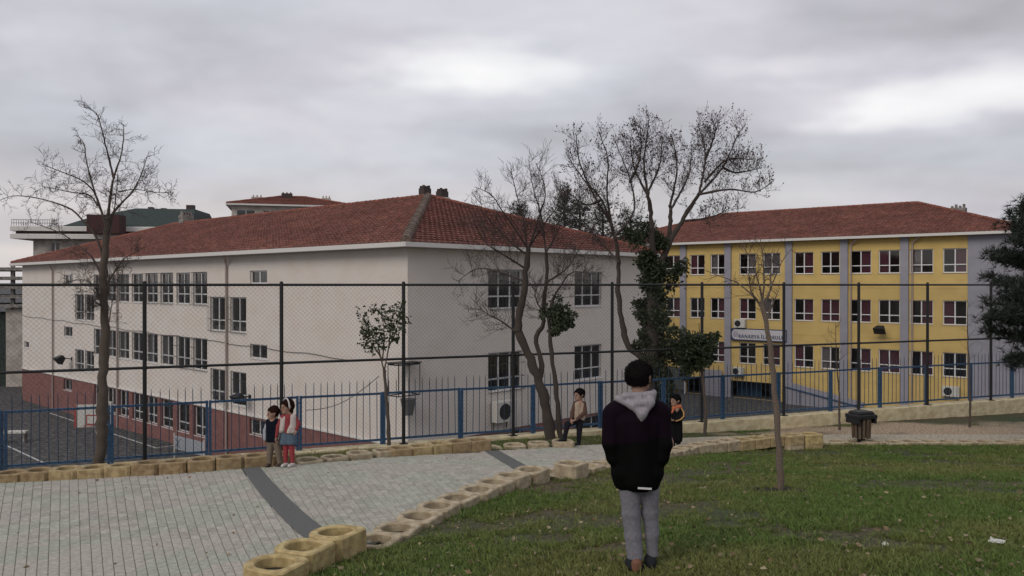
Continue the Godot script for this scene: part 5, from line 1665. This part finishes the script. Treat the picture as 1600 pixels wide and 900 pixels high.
	part("reflector", rf, M.reflector, o)
	dress(o, "hood", M.hood_grey, [[J.call(965, 620, 0.02), J.call(985, 628, 0.09), 0.022, 0.030], [J.call(985, 628, 0.09), J.call(998, 640, 0.11), 0.030, 0.03], [J.call(1022, 612, -0.02), J.call(1012, 625, 0.085), 0.022, 0.030], [J.call(1012, 625, 0.085), J.call(999, 643, 0.11), 0.030, 0.03], [J.call(999, 641, 0.11), J.call(998, 652, 0.115), 0.03, 0.012], [J.call(975, 615, 0.06), J.call(1016, 613, 0.055), 0.026, 0.026], [J.call(992, 624, 0.10), J.call(1004, 624, 0.10), 0.028, 0.028]], 0.008, 0.02, [], 0.012)
	dress(o, "trousers", M.cloth_grey, chain([J.call(984, 745), J.call(986, 800, 0.0), J.call(989, 835, 0.0), J.call(993, 872, 0.015)], [0.088, 0.072, 0.066, 0.062]) + chain([J.call(1014, 745, -0.01), J.call(1017, 800, -0.03), J.call(1020, 835, -0.035), J.call(1021, 870, -0.04)], [0.082, 0.06, 0.05, 0.046]), 0.011, 0.016, [above(J.call(0, 871).y)], 0.022)
	for s in [[J.call(993, 884, 0.04), J.call(988, 886, -0.12), 0.042], [J.call(1018, 882, -0.02), J.call(1020, 885, -0.17), 0.038]]:
		var sh := dress(o, "shoe", M.shoe_dark, [[s[0], s[1], s[2], s[2] * 0.85], [s[0] + Vector3(0, 0.025, 0), s[0] + Vector3(0, 0.05, -0.02), s[2] * 0.95, s[2] * 0.9]], 0.009, 0.02, [above(0.012)], 0.004)
		if s[2] > 0.04:
			var hl := MB.new()
			skin(hl, [[s[0] + Vector3(0, 0.008, 0.012), s[0] + Vector3(0, 0.04, 0.012), s[2] * 0.88, s[2] * 0.85]], 0.009, 0.01, [[Vector3(0, 0, -1), -(s[0].z - 0.005)]])
			part("heel", hl, M.heel_brown, sh)
		var sole := MB.new()
		sole.bevel_box(Vector3(-0.042, -0.012, -0.15), Vector3(0.042, 0.016, 0.04), 0.006, Transform3D(Basis(), Vector3(s[0].x, 0.0, s[0].z)))
		part("sole", sole, M.cloth_black, sh)
	# 2: girl in the white vest
	var Z := 13.7
	m = Z / FOCAL
	base = on_ground(at(450, 730, Z).x, Z, 0.03)
	o = thing("person", "girl in white vest, red sleeves, denim skirt and red tights", "person", Transform3D(Basis(), base))
	var G := func(x: float, y: float, z := 0.0): return Vector3((x - 450.0) * m, (730.0 - y) * m, z)
	b = MB.new()
	skin(b, [[G.call(451, 652), G.call(450, 675), 0.07, 0.07], [G.call(446, 688), G.call(446, 724), 0.038, 0.025], [G.call(454, 688), G.call(457, 724), 0.038, 0.025], [G.call(460, 653), G.call(466, 663, 0.0), 0.03, 0.026], [G.call(466, 663), G.call(464, 672, 0.06), 0.026, 0.02], [G.call(441, 653), G.call(435, 667, 0.02), 0.03, 0.026], [G.call(435, 667, 0.02), G.call(433, 683, 0.05), 0.026, 0.02]], 0.012, 0.02)
	hand(b, G.call(464, 672, 0.06), Vector3(-0.2, -0.9, 0.3).normalized(), Vector3(-0.8, 0.1, 0.5).normalized(), 0.75)
	hand(b, G.call(433, 683, 0.05), Vector3(-0.1, -0.95, 0.2).normalized(), Vector3(0.8, 0.1, 0.5).normalized(), 0.75)
	head(o, b, G.call(448.5, 637), Vector3(-0.72, -0.08, 0.69), 0.109, G.call(451, 652), M.hair_brown, 0.5)
	part("body", b, M.skin_tone, o)
	dress(o, "sweater", M.cloth_red, [[G.call(443, 653), G.call(459, 653), 0.05, 0.05], [G.call(451, 654), G.call(450, 674), 0.085, 0.085], [G.call(450, 649), G.call(450, 653), 0.05, 0.06]] + chain([G.call(460, 653), G.call(466, 663), G.call(464, 671, 0.05)], [0.046, 0.04, 0.032]) + chain([G.call(441, 653), G.call(435, 667, 0.02), G.call(433, 682, 0.05)], [0.044, 0.038, 0.03]), 0.012, 0.02)
	dress(o, "vest", M.cloth_white, [[G.call(458, 653, 0.02), G.call(458, 674, 0.02), 0.06, 0.072], [G.call(441, 654, 0.0), G.call(441, 674, 0.01), 0.05, 0.06], [G.call(450, 652, -0.05), G.call(450, 675, -0.05), 0.07, 0.085], [G.call(456, 668, 0.05), G.call(453, 675, 0.06), 0.05, 0.045], [G.call(446, 653, 0.045), G.call(442, 672, 0.06), 0.03, 0.045]], 0.012, 0.016, [above(G.call(0, 677).y)])
	dress(o, "skirt", M.denim, [[G.call(447, 675), G.call(445, 692), 0.075, 0.095], [G.call(454, 675), G.call(455, 692), 0.075, 0.095]], 0.012, 0.03, [above(G.call(0, 695).y)], 0.014)
	dress(o, "tights", M.tights_red, chain([G.call(446, 690), G.call(446, 708), G.call(446, 725)], [0.052, 0.043, 0.03]) + chain([G.call(454, 690), G.call(456, 708), G.call(457, 725)], [0.052, 0.043, 0.03]), 0.011, 0.01, [], 0.004)
	for x in [447.0, 457.5]: dress(o, "shoe", M.shoe_white, [[G.call(x, 726.5, -0.01), G.call(x - 3.5, 727.2, 0.09), 0.036, 0.03]], 0.01, 0.02, [above(0.0)], 0.0)
	var hbm := MB.new(); var hp := PackedVector3Array(); var hr := PackedFloat32Array()
	for i in 9:
		var a := PI * i / 8.0
		hp.push_back(G.call(448.5, 637) + Vector3(-0.69, 0, -0.72) * cos(a) * 0.112 + Vector3(0, 1, 0) * (sin(a) * 0.142 + 0.01) + Vector3(-0.72, 0, 0.69) * 0.02); hr.push_back(0.012)
	hbm.tube(hp, hr, 6)
	part("headband", hbm, M.shoe_white, o)
	# 3: small boy beside her
	base = on_ground(at(427, 727, Z + 0.1).x, Z + 0.1, 0.03)
	o = thing("person", "small boy in dark vest and khaki trousers beside the girl", "person", Transform3D(Basis(), base))
	m = (Z + 0.1) / FOCAL
	var S := func(x: float, y: float, z := 0.0): return Vector3((x - 427.0) * m, (727.0 - y) * m, z)
	b = MB.new()
	skin(b, [[S.call(426, 656), S.call(427, 686), 0.07, 0.07], [S.call(423, 688), S.call(421, 722), 0.035, 0.025], [S.call(433, 688), S.call(437, 722), 0.035, 0.025], [S.call(418, 657), S.call(414, 671), 0.03, 0.025], [S.call(414, 671), S.call(414.5, 684, 0.04), 0.025, 0.02], [S.call(433, 657), S.call(436, 671), 0.03, 0.025], [S.call(436, 671), S.call(435, 683, 0.03), 0.025, 0.02]], 0.012, 0.02)
	hand(b, S.call(414.5, 685, 0.04), Vector3(0, -0.97, 0.2).normalized(), Vector3(0.8, 0.1, 0.4).normalized(), 0.7)
	hand(b, S.call(435, 684, 0.03), Vector3(0, -0.97, 0.2).normalized(), Vector3(-0.8, 0.1, 0.4).normalized(), 0.7)
	head(o, b, S.call(426.5, 644), Vector3(-0.85, -0.1, 0.5), 0.101, S.call(427, 657), M.hair_brown, 0.1)
	part("body", b, M.skin_tone, o)
	dress(o, "shirt", M.sleeve_pale, chain([S.call(419, 657), S.call(414, 671), S.call(414.5, 684, 0.04)], [0.042, 0.038, 0.032]) + chain([S.call(433, 657), S.call(436, 671), S.call(435, 683, 0.03)], [0.042, 0.038, 0.032]), 0.012, 0.01)
	dress(o, "vest", M.cloth_navy, [[S.call(420, 657), S.call(432, 657), 0.055, 0.055], [S.call(423, 660), S.call(423, 684), 0.082, 0.085], [S.call(430, 660), S.call(430, 684), 0.082, 0.085]], 0.012, 0.03, [above(S.call(0, 689).y)])
	dress(o, "trousers", M.khaki, chain([S.call(423, 687), S.call(421.5, 705), S.call(420.5, 722)], [0.068, 0.056, 0.046]) + chain([S.call(432, 687), S.call(435, 705), S.call(437, 722)], [0.068, 0.056, 0.046]), 0.012, 0.016, [above(S.call(0, 723).y)])
	for x in [420.5, 437.0]: dress(o, "shoe", M.shoe_brown, [[S.call(x, 724, -0.01), S.call(x - 2, 724.5, 0.08), 0.036, 0.03]], 0.01, 0.02, [above(0.0)], 0.0)
	# 4: boy with one foot on the blocks
	Z = 16.95
	m = Z / FOCAL
	base = on_ground(at(903, 697, Z).x, Z, 0.01)
	o = thing("person", "boy in cream vest and brown sleeves, one foot up on blocks", "person", Transform3D(Basis(), base))
	var K := func(x: float, y: float, z := 0.0): return Vector3((x - 903.0) * m, (697.0 - y) * m, z)
	b = MB.new()
	skin(b, [[K.call(906, 630), K.call(905, 655), 0.075, 0.075], [K.call(905, 656), K.call(904, 694), 0.05, 0.03], [K.call(902, 656), K.call(885, 661, 0.12), 0.05, 0.04], [K.call(885, 661, 0.12), K.call(881, 682, 0.15), 0.04, 0.028], [K.call(913, 630), K.call(913, 643, 0.06), 0.03, 0.027], [K.call(913, 643, 0.06), K.call(899, 654, 0.14), 0.027, 0.02], [K.call(899, 630), K.call(894, 644, 0.05), 0.03, 0.027], [K.call(894, 644, 0.05), K.call(892, 654, 0.13), 0.027, 0.02]], 0.013, 0.02)
	hand(b, K.call(898, 654, 0.15), Vector3(-0.85, -0.2, 0.3).normalized(), Vector3(0, -0.9, -0.3).normalized(), 0.85)
	hand(b, K.call(892, 653, 0.14), Vector3(0.1, -0.8, 0.4).normalized(), Vector3(0.3, -0.2, -0.9).normalized(), 0.85)
	head(o, b, K.call(905, 617), Vector3(-0.8, -0.05, 0.6), 0.113, K.call(906, 631), M.hair_black, 0.0)
	part("body", b, M.skin_tone, o)
	dress(o, "sweater", M.cloth_brown, [[K.call(900, 630), K.call(912, 630), 0.055, 0.055]] + chain([K.call(912, 631), K.call(914, 643, 0.06), K.call(901, 653, 0.13)], [0.056, 0.046, 0.035]) + chain([K.call(899, 631), K.call(894, 644, 0.05), K.call(892, 652, 0.12)], [0.054, 0.046, 0.035]), 0.013, 0.015)
	dress(o, "vest", M.cloth_cream, [[K.call(902, 632, 0.01), K.call(901, 652, 0.02), 0.075, 0.08], [K.call(909, 632, 0.0), K.call(908, 652, 0.0), 0.075, 0.085], [K.call(905, 627), K.call(905, 630), 0.05, 0.06]], 0.013, 0.025, [above(K.call(0, 658).y)])
	dress(o, "trousers", M.trousers_dark, chain([K.call(906, 655), K.call(905, 676, 0.02), K.call(904, 693)], [0.085, 0.058, 0.044]) + chain([K.call(902, 656), K.call(886, 661, 0.12), K.call(882, 681, 0.15)], [0.082, 0.062, 0.044]), 0.013, 0.016)
	dress(o, "shoe", M.shoe_dark, [[K.call(904, 694, 0.0), K.call(896, 695, 0.06), 0.04, 0.034]], 0.012, 0.02, [above(0.0)], 0.0)
	dress(o, "shoe", M.shoe_dark, [[K.call(882, 683.5, 0.15), K.call(874, 685, 0.2), 0.04, 0.034]], 0.012, 0.02, [above(K.call(0, 686.5).y)], 0.0)
	# 5: boy in the black hooded coat
	Z = 17.6
	m = Z / FOCAL
	base = on_ground(at(1055, 703, Z).x, Z, 0.0)
	o = thing("person", "boy in long black coat with orange collar and striped sleeve", "person", Transform3D(Basis(), base))
	var Q := func(x: float, y: float, z := 0.0): return Vector3((x - 1055.0) * m, (703.0 - y) * m, z)
	b = MB.new()
	skin(b, [[Q.call(1057, 643), Q.call(1056, 670), 0.075, 0.075], [Q.call(1052, 670), Q.call(1052, 700), 0.05, 0.03], [Q.call(1060, 670), Q.call(1060, 700), 0.05, 0.03], [Q.call(1064, 644), Q.call(1065, 654, 0.06), 0.03, 0.027], [Q.call(1065, 654, 0.06), Q.call(1052, 659, 0.14), 0.027, 0.02], [Q.call(1049, 645), Q.call(1047, 655, 0.05), 0.03, 0.027], [Q.call(1047, 655, 0.05), Q.call(1047, 659, 0.13), 0.027, 0.02]], 0.013, 0.02)
	hand(b, Q.call(1051, 659, 0.15), Vector3(-0.85, 0.1, 0.3).normalized(), Vector3(0, -0.9, -0.3).normalized(), 0.8)
	hand(b, Q.call(1047, 658, 0.14), Vector3(-0.3, 0.3, 0.8).normalized(), Vector3(0.3, -0.8, -0.3).normalized(), 0.8)
	head(o, b, Q.call(1055.5, 630.5), Vector3(-0.85, 0.02, 0.5), 0.114, Q.call(1057, 644), M.hair_black, 0.0)
	part("body", b, M.skin_tone, o)
	dress(o, "collar", M.cloth_orange, [[Q.call(1052, 641, 0.04), Q.call(1062, 639, 0.02), 0.04, 0.045], [Q.call(1062, 639, 0.02), Q.call(1063, 642, -0.05), 0.045, 0.04], [Q.call(1052, 642, 0.05), Q.call(1049, 648, 0.08), 0.03, 0.02]], 0.01, 0.02)
	dress(o, "coat", M.cloth_black, [[Q.call(1050, 645), Q.call(1063, 645), 0.055, 0.055], [Q.call(1053, 648), Q.call(1053, 690), 0.085, 0.095], [Q.call(1060, 648), Q.call(1060, 690), 0.085, 0.095]] + chain([Q.call(1064, 645), Q.call(1066, 654, 0.06), Q.call(1053, 659, 0.13)], [0.056, 0.05, 0.04]) + chain([Q.call(1049, 646), Q.call(1047, 655, 0.05), Q.call(1047, 658, 0.12)], [0.052, 0.046, 0.038]), 0.013, 0.02, [above(Q.call(0, 697).y)])
	var st := MB.new()
	st.tube(PackedVector3Array([Q.call(1064, 641, 0.055), Q.call(1067, 647, 0.085), Q.call(1067, 653.5, 0.115), Q.call(1061, 658, 0.155), Q.call(1053, 660, 0.18)]), PackedFloat32Array([0.014, 0.017, 0.018, 0.016, 0.012]), 6)
	part("sleeve_stripe", st, M.stripe_yellow, o)
	dress(o, "trousers", M.trousers_dark, chain([Q.call(1052, 690), Q.call(1052, 701)], [0.06, 0.045]) + chain([Q.call(1060, 690), Q.call(1060, 701)], [0.06, 0.045]), 0.013, 0.01)
	for x in [1052.0, 1060.0]: dress(o, "shoe", M.shoe_dark, [[Q.call(x, 701, 0), Q.call(x - 5, 701.5, 0.05), 0.036, 0.03]], 0.012, 0.02, [above(0.0)], 0.0)

# ---------------------------------------------------------------- small things
func make_small_things():
	# litter bin on a post
	var p := on_ground(at(1346, 690, 18.7).x, 18.7)
	var o := thing("litter_bin", "black lidded litter bin with wooden slats on a post", "bin", Transform3D(Basis(Vector3.UP, 0.35).scaled(Vector3(0.95, 1.12, 0.95)), p))
	var post := MB.new()
	post.bevel_box(Vector3(-0.07, -0.05, -0.05), Vector3(0.07, 0.2, 0.05), 0.01); post.bevel_box(Vector3(-0.14, 0, -0.12), Vector3(0.14, 0.02, 0.12), 0.005)
	part("post", post, M.dark_metal, o)
	var body := MB.new()
	body.tube(PackedVector3Array([Vector3(0, 0.14, 0), Vector3(0, 0.56, 0)]), PackedFloat32Array([0.175, 0.19]), 16)
	part("liner", body, M.dark_metal, o)
	var sl := MB.new()
	sl.bevel_box(Vector3(-0.028, 0, 0), Vector3(0.028, 0.41, 0.018), 0.004)
	var sm := sl.mesh()
	for i in 14:
		var a := TAU * i / 14.0
		part("slat", sm, M.wood_slat, o, Transform3D(Basis(Vector3.UP, a) * Basis(Vector3(1, 0, 0), 0.045), Vector3(sin(a) * 0.187, 0.12, cos(a) * 0.187)))
	var lid := MB.new()
	lid.bevel_box(Vector3(-0.27, 0.52, -0.23), Vector3(0.27, 0.60, 0.23), 0.02)
	lid.bevel_box(Vector3(-0.22, 0.60, -0.18), Vector3(0.22, 0.66, 0.18), 0.03)
	for s in [-1, 1]: lid.bevel_box(Vector3(s * 0.238 - 0.03, 0.42, -0.21), Vector3(s * 0.238 + 0.03, 0.52, 0.21), 0.01)
	part("lid", lid, M.dark_metal, o)
	# basketball hoop down in the yard
	var h := at(143, 650, 33.6)
	o = thing("basketball_hoop", "white basketball backboard with red border on a pole in the yard", "basketball hoop", Transform3D(Basis(Vector3.UP, 0.1), Vector3(h.x, YARD, h.z)))
	var hy := h.y - YARD
	var pole := MB.new()
	pole.tube(PackedVector3Array([Vector3(-0.05, 0, -0.9), Vector3(-0.05, hy - 0.9, -0.9), Vector3(-0.03, hy - 0.2, -0.1)]), PackedFloat32Array([0.10, 0.10, 0.07]), 10)
	part("pole", pole, M.unit_white, o)
	var bd := MB.new()
	bd.box(Vector3(-0.68, hy - 0.46, -0.03), Vector3(0.68, hy + 0.46, 0.0))
	part("backboard", bd, M.unit_white, o)
	var br := MB.new()
	for q in [[-0.68, -0.46, -0.60, 0.46], [0.60, -0.46, 0.68, 0.46], [-0.22, -0.36, -0.18, 0.05], [0.18, -0.36, 0.22, 0.05], [-0.18, 0.0, 0.18, 0.05], [-0.18, -0.36, 0.18, -0.31]]:
		br.box(Vector3(q[0], hy + q[1], 0.001), Vector3(q[2], hy + q[3], 0.006))
	part("border_paint", br, mat("hoop_red", lin(0.33, 0.06, 0.05), 0.7), o)
	var rim := MB.new(); var rp := PackedVector3Array(); var rr := PackedFloat32Array()
	for i in 17:
		rp.push_back(Vector3(sin(TAU * i / 16.0) * 0.22, hy - 0.36, 0.27 + cos(TAU * i / 16.0) * 0.22)); rr.push_back(0.012)
	rim.tube(rp, rr, 6)
	part("rim", rim, M.hoop_red, o)
	# goal frame, white bench and banner in the yard
	var g := at(295, 696, 37.0)
	o = thing("banner", "white banner with blue print on a frame below the cream school", "banner", Transform3D(Basis(Vector3.UP, -0.72), Vector3(g.x, YARD, g.z)))
	var top := g.y - YARD + 0.3
	var cl := MB.new()
	for i in 12: cl.quad(Vector3(-1.3 + i * 0.217, top - 0.62, 0.02 * sin(i * 1.1)), Vector3(-1.3 + (i + 1) * 0.217, top - 0.62, 0.02 * sin((i + 1) * 1.1)), Vector3(-1.3 + (i + 1) * 0.217, top, 0), Vector3(-1.3 + i * 0.217, top, 0))
	part("cloth", cl, M.sleeve_pale, o)
	var pr := MB.new()
	for e in [[-1.2, 0.12, -0.78, 0.52], [-1.2, 0.52, -0.78, 0.12]]: pr.bar(Vector3(e[0], top - e[1], 0.03), Vector3(e[2], top - e[3], 0.03), 0.012, 4)
	part("print", pr, M.blue_paint, o)
	for x in [-1.34, 1.34]:
		var ps := MB.new()
		ps.bar(Vector3(x, 0, 0), Vector3(x, top + 0.1, 0), 0.04, 6)
		part("post", ps, M.unit_white, o)
	var wp := at(171, 655, 36.0)
	o = thing("yard_post", "white-topped blue post standing in the yard behind the tall tree", "post", Transform3D(Basis(), Vector3(wp.x, YARD, wp.z)))
	var p1 := MB.new(); p1.bar(Vector3(0, 0, 0), Vector3(0, wp.y - YARD - 0.2, 0), 0.09, 8)
	part("shaft", p1, M.blue_paint, o)
	var p2 := MB.new(); p2.box(Vector3(-0.1, wp.y - YARD - 0.2, -0.1), Vector3(0.1, wp.y - YARD + 0.75, 0.1))
	part("cap", p2, M.unit_white, o)
	var wb := at(23, 668, 44.0)
	o = thing("yard_bench", "long white bench standing alone on the yard asphalt", "bench", Transform3D(Basis(Vector3.UP, 0.1), Vector3(wb.x, YARD, wb.z)))
	var s1 := MB.new(); s1.bevel_box(Vector3(-0.6, 0.5, -0.2), Vector3(0.6, 0.62, 0.2), 0.02)
	part("seat", s1, M.unit_white, o)
	for x in [-0.5, 0.5]:
		var l := MB.new(); l.box(Vector3(x - 0.05, 0, -0.18), Vector3(x + 0.05, 0.5, 0.18))
		part("leg", l, M.grey_concrete, o)
	# scraps on the lawn
	rng.seed = 41
	for s in [[1558, 853, 0.034, "crumpled white scrap of litter lying on the grass"], [1384, 858, 0.026, "small pale litter scrap beside the dark patch of lawn"]]:
		var q := at_ground(s[0], s[1])
		o = thing("litter", s[3], "litter", Transform3D(Basis(Vector3.UP, rng.randf() * 3), q + Vector3(0, 0.03, 0)))
		var m := MB.new()
		var pts := []
		for j in 4:
			for i in 4: pts.push_back(Vector3((i - 1.5) * s[2], rng.randf_range(-0.01, 0.022), (j - 1.5) * s[2] * 0.6))
		for j in 3:
			for i in 3: m.quad(pts[j * 4 + i + 4], pts[j * 4 + i + 5], pts[j * 4 + i + 1], pts[j * 4 + i])
		part("paper", m, M.unit_white, o)
	var lf := MB.new()
	for i in 1100:
		var depth := 4.8 + pow(rng.randf(), 1.5) * 13.0
		var x := rng.randf_range(-0.62, 0.66) * depth
		if on_path(x, depth) and rng.randf() < 0.8: continue
		var v := rng.randf()
		lf.tint = Color(0.20, 0.13, 0.07).lerp(Color(0.34, 0.28, 0.18), v) * rng.randf_range(0.6, 1.1)
		leaf(lf, on_ground(x, depth, rng.randf_range(0.03, 0.05)), Vector3(rng.randfn(), rng.randf_range(-0.2, 0.3), rng.randfn()).normalized(), rng.randf_range(0.025, 0.06))
	var dm := mat("dead_leaf", Color.WHITE, 0.9)
	dm.vertex_color_use_as_albedo = true
	var fl := part("fallen_leaves", lf, dm, self)
	fl.set_meta("kind", "stuff"); fl.set_meta("label", "dry brown leaves scattered over the lawn"); fl.set_meta("category", "leaves")

func _ready():
	soft.seed = 4; soft.frequency = 0.05; soft.fractal_octaves = 3
	make_camera_and_light()
	make_materials()
	make_ground()
	make_white_school()
	make_yellow_school()
	make_far_houses()
	make_fence()
	make_blocks()
	make_trees()
	make_people()
	make_small_things()
